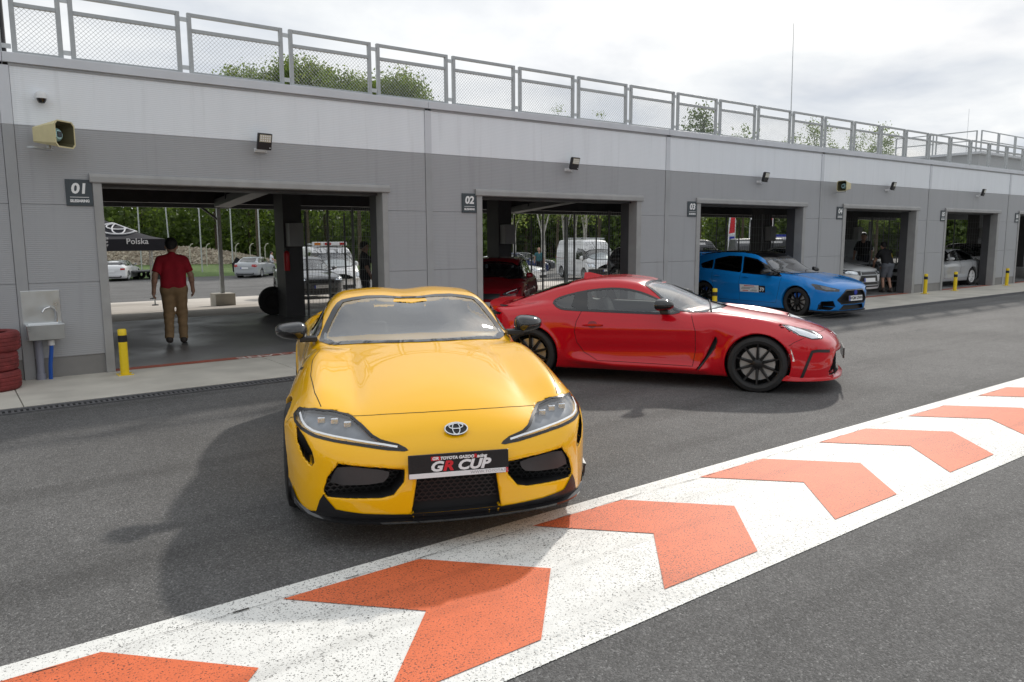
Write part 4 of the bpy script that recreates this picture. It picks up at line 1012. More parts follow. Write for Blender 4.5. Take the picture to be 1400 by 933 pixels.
    patch(S, 'lower_trim', [(-.245,.17),(-.245,.207),(.245,.207),(.245,.17)], 'front', .002, 'black_plastic', t, .03)
    # splitter lip with upturned ends
    mb = MB(); pts = []; nS = 44
    for k in range(nS+1):
        y = -.87+1.74*k/nS; yy = abs(y)/.8; x = .905-.15*yy**2-.14*yy**8
        up = .8*max(0, (abs(y)-.78)/.15)**1.5
        pts.append((x, y, up))
    vs = []
    for x, y, up in pts:
        vs += [(x-.10, y, .172+.07*up), (x+.030-.02*up, y, .160+.05*up), (x+.034-.02*up, y, .172+.11*up), (x-.02, y, .192+.12*up)]
    fs = []
    for k in range(nS):
        for j in range(4): a = 4*k+j; b = 4*k+(j+1) % 4; fs.append((a, b, b+4, a+4))
    fs += [(0,1,2,3), tuple(4*nS+j for j in range(4))]; mb.add(vs, fs); mb.build('splitter', 'black_gloss', t, smooth=True, angle=40)
    # shut lines, badge, plate
    ribbon(S, 'hood_shut_line', [(.555,.56),(.58,.545),(.62,.42),(.655,.28),(.675,.15),(.682,0),(.675,-.15),(.655,-.28),(.62,-.42),(.58,-.545),(.555,-.56)], 'top', .005, .001, 'shut_line', t)
    for sg in (1, -1):
        ribbon(S, 'hood_shut_line', [(.47,sg*.70),(.3,sg*.735),(0,sg*.76),(-.3,sg*.75),(-.52,sg*.70)], 'top', .005, .001, 'shut_line', t)
        ribbon(S, 'bumper_shut_line', [(.40,.66),(.34,.645),(.30,.60),(.315,.52)], 'left' if sg > 0 else 'right', .005, .001, 'shut_line', t)
        vw = 'left' if sg > 0 else 'right'
        ribbon(S, 'door_shut_line', [(-.78,.90),(-.66,.80),(-.63,.5),(-.70,.25),(-1.62,.25),(-1.78,.45),(-1.86,.70),(-1.80,.93)], vw, .005, .001, 'shut_line', t)
        ribbon(S, 'fender_vent', [(-.33,.82),(-.45,.80),(-.55,.74)], vw, .022, .001, 'black_plastic', t)
    toyota_oval(t, (.835, .012, .640), .062, .036, R(38))
    pl = link('number_plate', None, t); pl.location = (.945, .008, .475); pl.rotation_euler = (0, R(-4), 0)
    MB().box(-.008, 0, -.272, .272, -.064, .064).build('plate_board', 'plate_black', pl, bevel=.003)
    MB().box(0, .0012, -.268, .268, -.062, -.036).build('plate_strip', 'plate_white', pl)
    rot = (R(90), 0, R(90))
    text_obj('plate_text', 'CUP', .072, 'plate_white', pl, (.001, .075, -.006), rot, .25, sx=1.25, extrude=.0006, bold=.003)
    text_obj('plate_text', 'G', .072, 'plate_white', pl, (.001, -.125, -.006), rot, .25, sx=1.25, extrude=.0006, bold=.003)
    text_obj('plate_text', 'R', .072, 'plate_red', pl, (.001, -.062, -.006), rot, .25, sx=1.25, extrude=.0006, bold=.003)
    text_obj('plate_text', 'TOYOTA GAZOO', .0215, 'plate_white', pl, (.001, -.010, .038), rot, .2, sx=1.05, extrude=.0006, bold=.0012)
    text_obj('plate_text', 'R', .027, 'plate_red', pl, (.001, .088, .0385), rot, .2, sx=1.1, extrude=.0006, bold=.0012)
    text_obj('plate_text', 'acing', .025, 'plate_white', pl, (.001, .124, .038), rot, .2, sx=1.05, extrude=.0006, bold=.0012)
    MB().box(0, .0012, -.150, -.100, .028, .050).build('plate_mark', 'plate_red', pl)
    text_obj('plate_text', 'GR', .022, 'plate_white', pl, (.0022, -.128, .039), rot, .2, sx=1.2, extrude=.0004, bold=.001)
    text_obj('plate_text', 'WWW.TOYOTA.PL', .022, 'plate_text_grey', pl, (.0018, .165, -.049), rot, .0, sx=1.1, extrude=.0004)
    MB().box(.0012, .0020, .255, .268, -.062, -.036).build('plate_mark', 'plate_red', pl)
    # glass
    ws = link('windscreen', None, t)
    WS = chaikin(SUPRA_WS, 1); patch(S, 'windscreen_glass', WS, 'front', .003, 'windscreen_glass', ws, .05)
    ribbon(S, 'windscreen_border', WS+[WS[0]], 'front', .055, .0045, 'black_gloss', ws, .02)
    for sg in (1, -1):
        vw = 'left' if sg > 0 else 'right'; SW = chaikin(SUPRA_SW, 1)
        sw = link('side_window', None, t); patch(S, 'window_glass', SW, vw, .003, 'side_glass', sw, .05)
        ribbon(S, 'window_border', SW+[SW[0]], vw, .03, .0045, 'black_gloss', sw, .02)
        mirror_housing(t, -.92, sg*.905, 1.0, sg, 'black_gloss', L=.235, Hh=.128, yb=sg*.72)
        for xa, za, ra in ((0,.335,.355),(-2.47,.345,.362)): arch_liner(t, xa, za, ra, .58, .86, sg)
        wheel('wheel', t, (0, sg*.80, .331), sg, .331, .255, .245, 5, 'rim_black', 'double', 'caliper_red')
        wheel('wheel', t, (-2.47, sg*.795, .337), sg, .337, .275, .245, 5, 'rim_black', 'double', 'caliper_red')
    RW = [(a, b) for a, b in SUPRA_RW[1:4]]+[(a, -b) for a, b in SUPRA_RW[1:4]][::-1]
    patch(S, 'rear_window', RW, 'top', .003, 'side_glass', t, .05)
    MB().prism([(-.60,.80),(-.75,.93),(-.95,.90),(-1.05,.72),(-.95,.45),(-.6,.45)], 'y', -.60, .60).build('dashboard', 'interior_dark', t, bevel=.03)
    seat_mesh('seat', t, -1.45, .36); seat_mesh('seat', t, -1.45, -.36)
    steering('steering_wheel', t, -1.08, .36, .86)
    MB().box(-1.28, -1.24, -.12, .12, 1.10, 1.16).build('rear_view_mirror', 'black_plastic', t, bevel=.015)
    MB().box(-1.16, -1.05, -.10, .10, 1.125, 1.15).build('camera_housing', 'black_plastic', t, bevel=.01)
    MB().box(-3.35, .75, -.62, .62, .175, .24).build('floor_pan', 'black_matte', t)
    return t
SUPRA = build_supra()
mat('lamp_bright', (.80,.82,.84), .3, .3, var=.12, vscale=30)
def split_shell(t, V, Q, Nn, parts, paint):
    used = np.zeros(len(Q), bool)
    for nm, sel, m_ in parts:
        s_ = sel & ~used; used |= s_; shell_mesh(nm, V, Q, Nn, m_, t, s_)
    shell_mesh('body_shell', V, Q, Nn, paint, t, ~used)
def lamp(S, t, HL, view, mats=('headlamp_inner', 'lamp_chrome'), cover=True, strip=None, seal=.02, name='headlight', depth=-.008):
    hl = link(name, None, t)
    liner(S, 'lamp_housing', HL, view, .02, 'headlamp_black', hl, .012, .012)
    patch(S, 'lamp_reflector', HL, view, depth, mats[0], hl, .04)
    if strip: ribbon(S, 'led_strip', strip, view, .014, -.008, 'lamp_led', hl, .02)
    patch(S, 'lamp_cover', HL, view, .001, 'lamp_glass', hl, .04)
    ribbon(S, 'lamp_seal', HL+[HL[0]], view, seal, .002, 'headlamp_black', hl, .015)
    return hl
def build_gr86():
    t = thing('red_coupe', 'red two-door coupe with black ten-spoke wheels parked side-on', 'car', (7.66, 5.35, 0), -.991); t.scale = (1, 1, .972)
    V, Q, Nn = surface_net(f_gr86, (-3.5, 0, .1), (.98, .98, 1.34), .017)
    C = V[Q].mean(1); NQ = Nn[Q].mean(1); ay = np.abs(C[:, 1]); x, z = C[:, 0], C[:, 2]
    Vs, Qs, Ns = surface_net(lambda X, Y, Z: f_gr86(X, Y, Z, False), (-3.5, 0, .1), (.98, .98, 1.34), .03, 3)
    S = Surf(Vs, Qs)
    cabin = (x < -.3) & (x > -3.0) & (z > .38) & (f_gr86(x, ay, z, False) < -.008) & ~((ay > .76) & (z < .62))
    hood = (NQ[:, 2] > .4) & (x < .74-.25*ay**2) & (x > -.55) & (ay < .62) & (z > .55) & (z < .93)
    door = (x < -.66-.05*(z > .6)) & (x > -2.02) & (ay > .66) & (z > .27) & (z < .87)
    split_shell(t, V, Q, Nn, [('cabin_lining', cabin, 'interior_dark'), ('hood', hood, 'paint_red'), ('door', door & (C[:, 1] > 0), 'paint_red'), ('door', door & (C[:, 1] < 0), 'paint_red'),
        ('front_bumper', (x > .34) & (z < .60), 'paint_red'), ('roof', z > 1.12, 'paint_red'), ('trunk_lid', (x < -2.87) & (NQ[:, 2] > .5) & (z > .85), 'paint_red')], 'paint_red')
    for sg in (1, -1):
        vw = 'left' if sg > 0 else 'right'; mp = (lambda p: p) if sg > 0 else mirror_poly
        lamp(S, t, mp(G86_HL), 'front', ('lamp_bright', ''), strip=[(sg*a, b) for a, b in [(.775,.70),(.77,.64),(.74,.625),(.60,.632),(.50,.655)]], seal=.012)
        liner(S, 'fender_vent', G86_SV, vw, .03, 'black_matte', t, .001, .003)
        ribbon(S, 'vent_trim', [(-.435,.60),(-.43,.55),(-.455,.47),(-.62,.225)], vw, .012, .003, 'black_plastic', t)
        ribbon(S, 'corner_trim', [(.445,.17),(.50,.34),(.545,.475),(.60,.483),(.72,.472)], vw, .032, .004, 'black_plastic', t, .015)
        patch(S, 'side_marker', [(.300,.512),(.335,.50),(.378,.37),(.35,.37)], vw, .003, 'lamp_chrome', t, .03)
        SW = chaikin(G86_SW, 1)
        sw = link('side_window', None, t); patch(S, 'window_glass', SW, vw, .003, 'side_glass', sw, .05)
        ribbon(S, 'window_border', SW+[SW[0]], vw, .028, .0045, 'black_gloss', sw, .02)
        patch(S, 'window_pillar', [(-1.955,1.065),(-1.93,1.07),(-1.885,.855),(-2.0,.857),(-2.09,.90),(-2.07,1.03)], vw, .005, 'black_gloss', sw, .04)
        ribbon(S, 'door_shut_line', [(-.72,.838),(-.66,.66),(-.655,.44),(-.68,.26),(-1.75,.27),(-1.92,.36),(-2.0,.48),(-2.025,.60),(-2.01,.72),(-1.955,.852)], vw, .006, .001, 'shut_line', t)
        ribbon(S, 'bumper_shut_line', [(.30,.53),(.36,.575),(.46,.62)], vw, .005, .001, 'shut_line', t)
        for d_ in [o for o in t.children if o.name.startswith('door') and not o.name.startswith('door_')]:
            pass
        hd = link('door_handle', None, t)
        q, nn = S.hit(*VIEW[vw](-1.82, .69))
        patch(S, 'handle_recess_shade', chaikin([(-1.86,.735),(-1.78,.735),(-1.76,.69),(-1.80,.65),(-1.84,.65),(-1.88,.69)], 2), vw, .001, 'paint_darkred', hd, .03)  # darker red laid on the door skin as painted shade behind the handle
        MB().prism(chaikin([(-1.94,.675),(-1.935,.70),(-1.70,.71),(-1.695,.682)], 2), 'y', q.y-sg*.006, q.y+sg*.020).build('handle_bar', 'paint_red', hd, bevel=.006)
        mirror_housing(t, -.98, sg*.935, .955, sg, 'black_gloss', L=.20, Hh=.135, arm=False)
        MB().prism([(-.95,.90),(-1.05,.90),(-1.035,.845),(-.94,.845)], 'y', sg*.80, sg*.93).build('mirror_foot', 'black_plastic', t, bevel=.012)
        for xa, za, ra in ((0,.315,.340),(-2.575,.32,.345)): arch_liner(t, xa, za, ra, .56, .83, sg)
        wheel('wheel', t, (0, sg*.765, .314), sg, .314, .215, .243, 10, 'rim_black', 'single', None)
        wheel('wheel', t, (-2.575, sg*.77, .314), sg, .314, .215, .243, 10, 'rim_black', 'single', None)
        TL = [(.70,.86),(.60,.875),(.42,.865),(.40,.82),(.60,.79),(.74,.80)]
        patch(S, 'tail_light', mp(TL), 'rear', .003, 'headlamp_black', t, .04); patch(S, 'tail_light_side', [(-3.10,.815),(-2.94,.80),(-2.97,.775),(-3.14,.765)], vw, .004, 'headlamp_black', t, .03)
    gr = link('front_grille', None, t); GR = [(-.50,.45),(.50,.45),(.56,.40),(.63,.24),(.60,.20),(-.60,.20),(-.63,.24),(-.56,.40)]
    liner(S, 'grille_recess', GR, 'front', .05, 'black_matte', gr, .001, .003); net_grille(gr, 'grille_mesh', GR, .79, 'black_plastic', .06, .035)
    pl = link('number_plate', None, t); pl.location = (.888, 0, .40); MB().box(-.01, .006, -.27, .27, -.058, .058).build('plate_board', 'plate_black', pl)
    # thin red lip under the nose
    mb = MB(); vs = []; nS = 36
    for k in range(nS+1):
        y = -.86+1.72*k/nS; yy = abs(y)/.8; xx = .86-.17*yy**2-.17*yy**8
        vs += [(xx-.12, y, .150), (xx+.035, y, .150), (xx+.03, y, .172), (xx-.06, y, .21)]
    fs = [(4*k+j, 4*k+(j+1) % 4, 4*k+4+(j+1) % 4, 4*k+4+j) for k in range(nS) for j in range(4)]+[(0,1,2,3), tuple(4*nS+j for j in range(4))]
    mb.add(vs, fs); mb.build('front_lip', 'paint_red', t, smooth=True, angle=40)
    ribbon(S, 'hood_shut_line', [(.46,.60),(.56,.50),(.64,.35),(.68,.18),(.69,0),(.68,-.18),(.64,-.35),(.56,-.50),(.46,-.60)], 'top', .005, .001, 'shut_line', t)
    for sg in (1, -1): ribbon(S, 'hood_shut_line', [(.28,sg*.66),(0,sg*.665),(-.3,sg*.66),(-.55,sg*.64)], 'top', .005, .001, 'shut_line', t)
    toyota_oval(t, (.79, 0, .585), .055, .034, R(45))
    ws = link('windscreen', None, t); WS = chaikin(G86_WS, 1); patch(S, 'windscreen_glass', WS, 'front', .003, 'windscreen_glass', ws, .05)
    ribbon(S, 'windscreen_border', WS+[WS[0]], 'front', .045, .0045, 'black_gloss', ws, .02)
    RW = [(a, b) for a, b in G86_RW[1:4]]+[(a, -b) for a, b in G86_RW[1:4]][::-1]
    patch(S, 'rear_window', RW, 'top', .004, 'dark_glass', t, .05); ribbon(S, 'rear_window_border', RW+[RW[0]], 'top', .06, .005, 'black_gloss', t)
    # wiper, cowl, fin, spoiler
    mb = MB(); 
    for y0, y1 in ((.05,.62),(-.55,.0)):
        q0, _ = S.hit(*VIEW['top'](-.52, y0)); q1, _ = S.hit(*VIEW['top'](-.60, y1)); mb.tube([q0+Vector((0,0,.012)), q1+Vector((0,0,.016))], .008, 5)
    mb.build('wiper', 'black_plastic', t)
    patch(S, 'cowl_panel', [(-.44,-.45),(-.44,.45),(-.50,.62),(-.56,.62),(-.52,0),(-.56,-.62),(-.50,-.62)], 'top', .003, 'black_plastic', t, .04)
    mb = MB(); q, _ = S.hit(*VIEW['top'](-2.02, 0)); zb = q.z
    mb.add([(-1.86,-.022,zb+.012),(-1.86,.022,zb+.012),(-2.14,.026,zb-.03),(-2.14,-.026,zb-.03),(-2.06,-.006,zb+.062),(-2.06,.006,zb+.062),(-2.13,.006,zb+.058),(-2.13,-.006,zb+.058)], [(0,1,5,4),(1,2,6,5),(2,3,7,6),(3,0,4,7),(4,5,6,7),(0,3,2,1)])
    mb.build('roof_fin', 'paint_red', t, smooth=True, angle=50)
    mb = MB(); vs = []; 
    for k in range(25):
        y = -.72+1.44*k/24; yy = abs(y)/.8; xr = -3.28+.16*yy**2+.12*yy**6
        dz = .045*yy**2; vs += [(xr+.24, y, .868-dz), (xr-.005, y, .912-dz), (xr-.012, y, .895-dz), (xr+.05, y, .82-dz)]
    mb.add(vs, [(4*k+j, 4*k+(j+1) % 4, 4*k+4+(j+1) % 4, 4*k+4+j) for k in range(24) for j in range(4)]+[(0,1,2,3), tuple(96+j for j in range(4))]); mb.build('trunk_spoiler', 'paint_red', t, smooth=True, angle=40)
    MB().prism([(-.62,.72),(-.75,.85),(-.95,.83),(-1.05,.68),(-.95,.42),(-.62,.42)], 'y', -.60, .60).build('dashboard', 'interior_dark', t, bevel=.03)
    seat_mesh('seat', t, -1.45, .36, s=.97); seat_mesh('seat', t, -1.45, -.36, s=.97); steering('steering_wheel', t, -1.08, .36, .82)
    MB().box(-1.22, -1.18, -.12, .12, 1.06, 1.11).build('rear_view_mirror', 'black_plastic', t, bevel=.015)
    MB().box(-3.1, .7, -.60, .60, .155, .23).build('floor_pan', 'black_matte', t)
    mat('rear_sticker', (.7,.6,.05), .5)
    return t
GR86 = build_gr86()
# ------------------------------------------------------------------ the blue hatchback and the ordinary cars around
def plate(parent, loc, txt, rz=0, w=.26, h=.057, tilt=-4, rear=False):
    pl = link('number_plate', None, parent); pl.location = loc; pl.rotation_euler = (0, R(tilt), rz)
    MB().box(-.006, .0, -w, w, -h, h).build('plate_board', 'plate_white', pl)
    MB().box(.0, .0015, -w, -w+.05, -h, h).build('plate_strip', 'plate_blue', pl)
    if txt: text_obj('plate_text', txt, .095, 'shut_line', pl, (.0015, .02, 0), (R(90), 0, R(90)), sx=.95, extrude=.0005, bold=.002)
    return pl
mat('plate_blue', (.01,.03,.35), .4)
def common_parts(t, S, s, r, wd, paint, rim, style, spokes, detail, glass='side_glass', pillar=True, calip=None, seats=True, seg=28):
    h = s['half']; go = .004 if detail > 1 else .014
    for sg in (1, -1):
        vw = 'left' if sg > 0 else 'right'
        for k, SW in enumerate(s['sw']):
            SWc = SW
            sw = link('side_window', None, t); patch(S, 'window_glass', SWc, vw, go, glass, sw, .08)
            ribbon(S, 'window_border', SWc+[SWc[0]], vw, .035, go+.002, 'black_gloss', sw, .04)
        for (xa, za, ra) in s['arch']:
            arch_liner(t, xa, za, ra, h-.34, h-.07, sg); wheel('wheel', t, (xa, sg*(h-.015-wd/2), r), sg, r, wd, r-.085, spokes, rim, style, calip, seg)
    ws = link('windscreen', None, t); WS = chaikin(s['ws'], 1); patch(S, 'windscreen_glass', WS, 'front', go, 'windscreen_glass', ws, .08)
    ribbon(S, 'windscreen_border', WS+[WS[0]], 'front', .05, go+.003, 'black_gloss', ws, .04)
    if 'rw' in s:
        rw = link('rear_window', None, t); patch(S, 'window_glass', s['rw'], 'rear', .004, 'dark_glass', rw, .08); ribbon(S, 'window_border', s['rw']+[s['rw'][0]], 'rear', .04, .006, 'black_gloss', rw, .04)
    if seats:
        b = s['belt']; x0 = s['cab'][0]
        MB().prism([(x0-.02,b-.15),(x0-.15,b-.03),(x0-.35,b-.06),(x0-.45,b-.25),(x0-.35,.45),(x0,.45)], 'y', -h+.28, h-.28).build('dashboard', 'interior_dark', t)
        seat_mesh('seat', t, x0-.95, .36, s=(b+.12)/1.05); seat_mesh('seat', t, x0-.95, -.36, s=(b+.12)/1.05)
    c0, c1 = s['cab']; xe = float(s['xr'](np.array(.5)))
    MB().box(xe+.2, s['arch'][0][0]+.5, -h+.30, h-.30, .18, .26).build('floor_pan', 'black_matte', t)
def build_focus():
    s = FOCUS; t = thing('blue_hatchback', 'bright blue hot hatchback with black roof and number 39 door sticker', 'car', (14.96, 9.057, .012), -1.60); t.scale = (.92,)*3
    V, Q, Nn = surface_net(f_focus, (-3.6, 0, .1), (1.0, 1.0, 1.5), .021)
    C = V[Q].mean(1); NQ = Nn[Q].mean(1); ay = np.abs(C[:, 1]); x, z = C[:, 0], C[:, 2]
    Vs, Qs, _ = surface_net(lambda X, Y, Z: f_focus(X, Y, Z, False), (-3.6, 0, .1), (1.0, 1.0, 1.5), .035, 3); S = Surf(Vs, Qs)
    cabin = (x < -.2) & (x > -3.4) & (z > .40) & (f_focus(x, ay, z, False) < -.009)
    P = 'paint_blue'
    split_shell(t, V, Q, Nn, [('cabin_lining', cabin, 'interior_dark'), ('roof', (NQ[:, 2] > .75) & (z > 1.22) & (ay < .56), 'black_gloss'), ('hood', (NQ[:, 2] > .5) & (x > -.45) & (x < .72) & (ay < .66) & (z > .6), P),
        ('front_bumper', (x > .36) & (z < .70), P)]+[(n_, (x < a) & (x > b) & (ay > .66) & (z > .25) & (z < .93) & (sg*C[:, 1] > 0), P) for sg in (1, -1) for n_, a, b in (('door', -.50, -1.57), ('door', -1.57, -2.35))], P)
    for sg in (1, -1):
        vw = 'left' if sg > 0 else 'right'; mp = (lambda p: p) if sg > 0 else mirror_poly
        hl = link('headlight', None, t); patch(S, 'lamp_cover', mp(FOC_HL), 'front', .004, 'headlamp_lens_dark', hl, .04)
        patch(S, 'lamp_reflector', mp([(.80,.715),(.70,.672),(.60,.640),(.62,.615),(.76,.625),(.80,.66)]), 'front', .006, 'headlamp_inner', hl, .04)
        fg = link('fog_intake', None, t); liner(S, 'intake_recess', mp(FOC_FOG), 'front', .03, 'black_plastic', fg, .001, .003)
        ribbon(S, 'door_shut_line', [(-.42,.87),(-.45,.6),(-.52,.27),(-1.55,.27),(-1.58,.6),(-1.57,.93)], vw, .006, .001, 'shut_line', t)
        ribbon(S, 'door_shut_line', [(-1.58,.27),(-2.15,.27),(-2.30,.50),(-2.40,.75),(-2.44,.98)], vw, .006, .001, 'shut_line', t)
        for hx in (-1.41, -2.25):
            q, nn = S.hit(*VIEW[vw](hx, .84)); MB().prism(chaikin([(hx-.09,.828),(hx-.09,.852),(hx+.10,.845),(hx+.10,.825)], 1), 'y', q.y-sg*.004, q.y+sg*.03).build('door_handle', P, t, bevel=.006)
        mirror_housing(t, -.74, sg*.97, .98, sg, 'black_gloss', L=.20, Hh=.14, yb=sg*.80)
        if sg < 0:
            st = link('door_sticker', None, t)
            patch(S, 'sticker_white', [(-1.54,.48),(-1.54,.655),(-1.0,.648),(-1.0,.488)], vw, .003, 'plate_white', st, .08)
            patch(S, 'sticker_black', [(-1.0,.488),(-1.0,.648),(-.82,.645),(-.82,.49)], vw, .003, 'plate_black', st, .08)
            q, nn = S.hit(*VIEW[vw](-.91, .57)); ang = math.atan2(nn.z, -nn.y)
            text_obj('sticker_text', '39', .15, 'plate_white', st, (-.91, q.y-.006, .565), (R(90)-ang*0, 0, 0), sx=.9, extrude=.0004, bold=.003)
            text_obj('sticker_text', 'TRACK DAY', .062, 'plate_red', st, (-1.26, q.y-.007, .622), (R(90), 0, 0), extrude=.0004) if False else None
            for k, (zz, w0, w1, m_) in enumerate(((.628,-1.42,-1.12,'plate_red'),(.585,-1.48,-1.08,'plate_text_grey'),(.558,-1.50,-1.25,'plate_text_grey'),(.535,-1.2,-1.04,'plate_text_grey'),(.512,-1.46,-1.30,'plate_red'),(.512,-1.24,-1.06,'plate_text_grey'))):
                patch(S, 'sticker_print', [(w0,zz-.008),(w0,zz+.008),(w1,zz+.008),(w1,zz-.008)], vw, .005, m_, st, .1)
    gr = link('front_grille', None, t); liner(S, 'grille_recess', FOC_GR, 'front', .03, 'black_plastic', gr, .001, .003); net_grille(gr, 'grille_mesh', FOC_GR, .835, 'black_plastic', .05, .03)
    ribbon(S, 'grille_frame', FOC_GR+[FOC_GR[0]], 'front', .03, .006, 'black_gloss', gr)
    lo = link('lower_intake', None, t); liner(S, 'intake_recess', FOC_LOW, 'front', .03, 'black_plastic', lo, .001, .003)
    plate(t, (.905, .01, .43), 'WGM 53WH')
    MB().lathe([(.001,.008),(.055,.006),(.06,0)], 20, 'x', (.90, .0, .555)).build('badge', 'plate_blue', t)
    mb = MB(); vs = []
    for k in range(31):
        y = -.86+1.72*k/30; yy = abs(y)/(.905*.9); xx = .87-.15*yy**2-.17*yy**8; vs += [(xx-.15,y,.13),(xx+.02,y,.13),(xx+.02,y,.155),(xx-.1,y,.17)]
    mb.add(vs, [(4*k+j, 4*k+(j+1) % 4, 4*k+4+(j+1) % 4, 4*k+4+j) for k in range(30) for j in range(4)]+[(0,1,2,3), tuple(120+j for j in range(4))]); mb.build('splitter', 'black_plastic', t)
    # rear wing on the roof edge, wipers
    mb = MB(); mb.prism([(-3.05,1.36),(-3.05,1.39),(-3.45,1.43),(-3.46,1.40)], 'y', -.60, .60); mb.prism([(-3.0,1.30),(-3.0,1.37),(-3.45,1.43),(-3.42,1.27)], 'y', .585, .61); mb.prism([(-3.0,1.30),(-3.0,1.37),(-3.45,1.43),(-3.42,1.27)], 'y', -.61, -.585)
    mb.build('roof_spoiler', P, t, bevel=.006)
    common_parts(t, S, s, .33, .235, P, 'rim_black', 'single', 10, 2, glass='dark_glass', calip='caliper_blue')
    MB().box(-1.62, -1.60, -.62, .62, .5, .52).build('floor_rail', 'black_matte', t)
    return t
mat('headlamp_lens_dark', (.03,.032,.035), .08, coat=.8)
FOCUS_CAR = build_focus()

CAR_CACHE = {}
def build_car(name, label, spec_args, loc, rz, paint, scale=1., group=None, h=.04, rim='rim_silver', front=None, rear=None, res_detail=1, roofpaint=None, spokes=5, open_hood=False, extra=None, rw_=None, txt=None, style='wide', kind=None):
    s = car_spec(*spec_args); fn = f_gen(s); L, Wd, Hh, fo, wb, kd, hood, r = spec_args
    hh = Wd/2; b = hood
    HL = front or [(hh-.06,b-.12),(hh-.20,b-.09),(hh-.36,b-.13),(hh-.38,b-.20),(hh-.10,b-.21)]
    TLp = rear or [(hh-.08,b-.02),(hh-.30,b-.01),(hh-.32,b-.14),(hh-.08,b-.14)]
    if kd == 'van': HL = [(hh-.06,.92),(hh-.24,.92),(hh-.30,.74),(hh-.06,.74)]; TLp = [(hh-.03,1.25),(hh-.14,1.25),(hh-.14,.8),(hh-.03,.8)]
    t = thing(name, label, 'van' if kd == 'van' else 'car', loc, rz, group); t.scale = (scale,)*3
    xe = -(L-fo)
    V, Q, Nn = surface_net(fn, (xe-.1, 0, .1), (fo+.1, hh+.1, Hh+.1), h)
    C = V[Q].mean(1); NQ = Nn[Q].mean(1); ay = np.abs(C[:, 1]); x, z = C[:, 0], C[:, 2]; S = Surf(*surface_net(lambda X, Y, Z: fn(X, Y, Z, False), (xe-.1, 0, .1), (fo+.1, hh+.1, Hh+.1), .05, 3)[:2])
    cabin = (x < s['cab'][0]+.5) & (z > .40) & (fn(x, ay, z, False) < -.008-.5*h)
    parts = [('cabin_lining', cabin, 'interior_dark'), ('front_bumper', (x > .40) & (z < b-.15), paint), ('hood', (NQ[:, 2] > .5) & (x > -.5) & (z < s['belt']+.02) & (ay < hh-.2), paint)]
    dx = [(-.50,-1.6),(-1.6,-2.4)] if kd != 'van' else [(.2,-1.1)]
    for sg in (1, -1):
        for a, b_ in dx: parts.append(('door', (x < a) & (x > b_) & (ay > hh-.22) & (z > .28) & (z < s['belt']-.02) & (sg*C[:, 1] > 0), paint))
    if roofpaint: parts.append(('roof', (z > s['belt']+.3), roofpaint))
    split_shell(t, V, Q, Nn, parts, paint)
    for sg in (1, -1):
        mp = (lambda p: p) if sg > 0 else mirror_poly; vw = 'left' if sg > 0 else 'right'
        hl = link('headlight', None, t); patch(S, 'lamp_reflector', mp(HL), 'front', .004, 'lamp_chrome', hl, .06); patch(S, 'lamp_cover', mp(HL), 'front', .010, 'lamp_glass', hl, .06); ribbon(S, 'lamp_seal', mp(HL)+[mp(HL)[0]], 'front', .014, .011, 'headlamp_black', hl, .03)
        patch(S, 'tail_light', mp(TLp), 'rear', .005, 'lamp_red', t, .06)
        for a, b_ in dx: ribbon(S, 'door_shut_line', [(a,s['belt']-.03),(a,.3),(b_,.3),(b_,s['belt']-.03)], vw, .010, .002, 'shut_line', t)
        mirror_housing(t, s['cab'][0]-.22, sg*(hh+.03), s['belt']+.06, sg, paint, L=.17, Hh=.13 if kd != 'van' else .26, yb=sg*(hh-.16))
    GR = [(-hh+.42,b-.16),(hh-.42,b-.16),(hh-.46,b-.28),(-hh+.46,b-.28)] if kd != 'van' else [(-.4,.86),(.4,.86),(.45,.70),(-.45,.70)]
    if front != 'none':
        patch(S, 'grille', GR, 'front', .005, 'black_plastic', t, .06); patch(S, 'lower_intake', [(-hh+.30,.40),(hh-.30,.40),(hh-.36,.24),(-hh+.36,.24)], 'front', .005, 'black_plastic', t, .06)
    plate(t, (fo+.02, 0, .46 if kd != 'van' else .55), None); plate(t, (xe-.02, 0, b-.22 if kd != 'van' else .75), None, math.pi)
    patch(S, 'rear_bumper_trim', [(-hh+.25,.36),(hh-.25,.36),(hh-.3,.24),(-hh+.3,.24)], 'rear', .005, 'black_plastic', t, .08)
    common_parts(t, S, s, r, .20, paint, rim, style, spokes, 1, seats=kd != 'van', seg=22)
    t['_h'] = 0; del t['_h']
    return t, S, s
# ------------------------------------------------------------------ roof railing
RAILG = 'railing panels along the roof edge'
def rail_mesh(w, z0, z1, pitch=.052):
    """diamond wire netting in the x-z plane"""
    mb = MB(); h = z1-z0; r = .0021; n = int((w+h)/pitch)+1
    for k in range(n+1):
        for sg in (1, -1):
            # lines x = c + sg*z
            c = k*pitch-(0 if sg < 0 else h)
            if sg > 0: a = max(0, -c); b = min(h, w-c)
            else: a = max(0, c-w); b = min(h, c)
            if b-a < .02: continue
            p0 = (c+sg*a, 0, z0+a); p1 = (c+sg*b, 0, z0+b)
            d = Vector((sg, 0, 1)).normalized(); s_ = Vector((d.z, 0, -d.x))*r; y = Vector((0, r, 0))
            vs = [Vector(p0)+s_, Vector(p0)-s_*.5+y*.9, Vector(p0)-s_*.5-y*.9, Vector(p1)+s_, Vector(p1)-s_*.5+y*.9, Vector(p1)-s_*.5-y*.9]
            mb.add(vs, [(0,1,4,3),(1,2,5,4),(2,0,3,5)])
    return mb
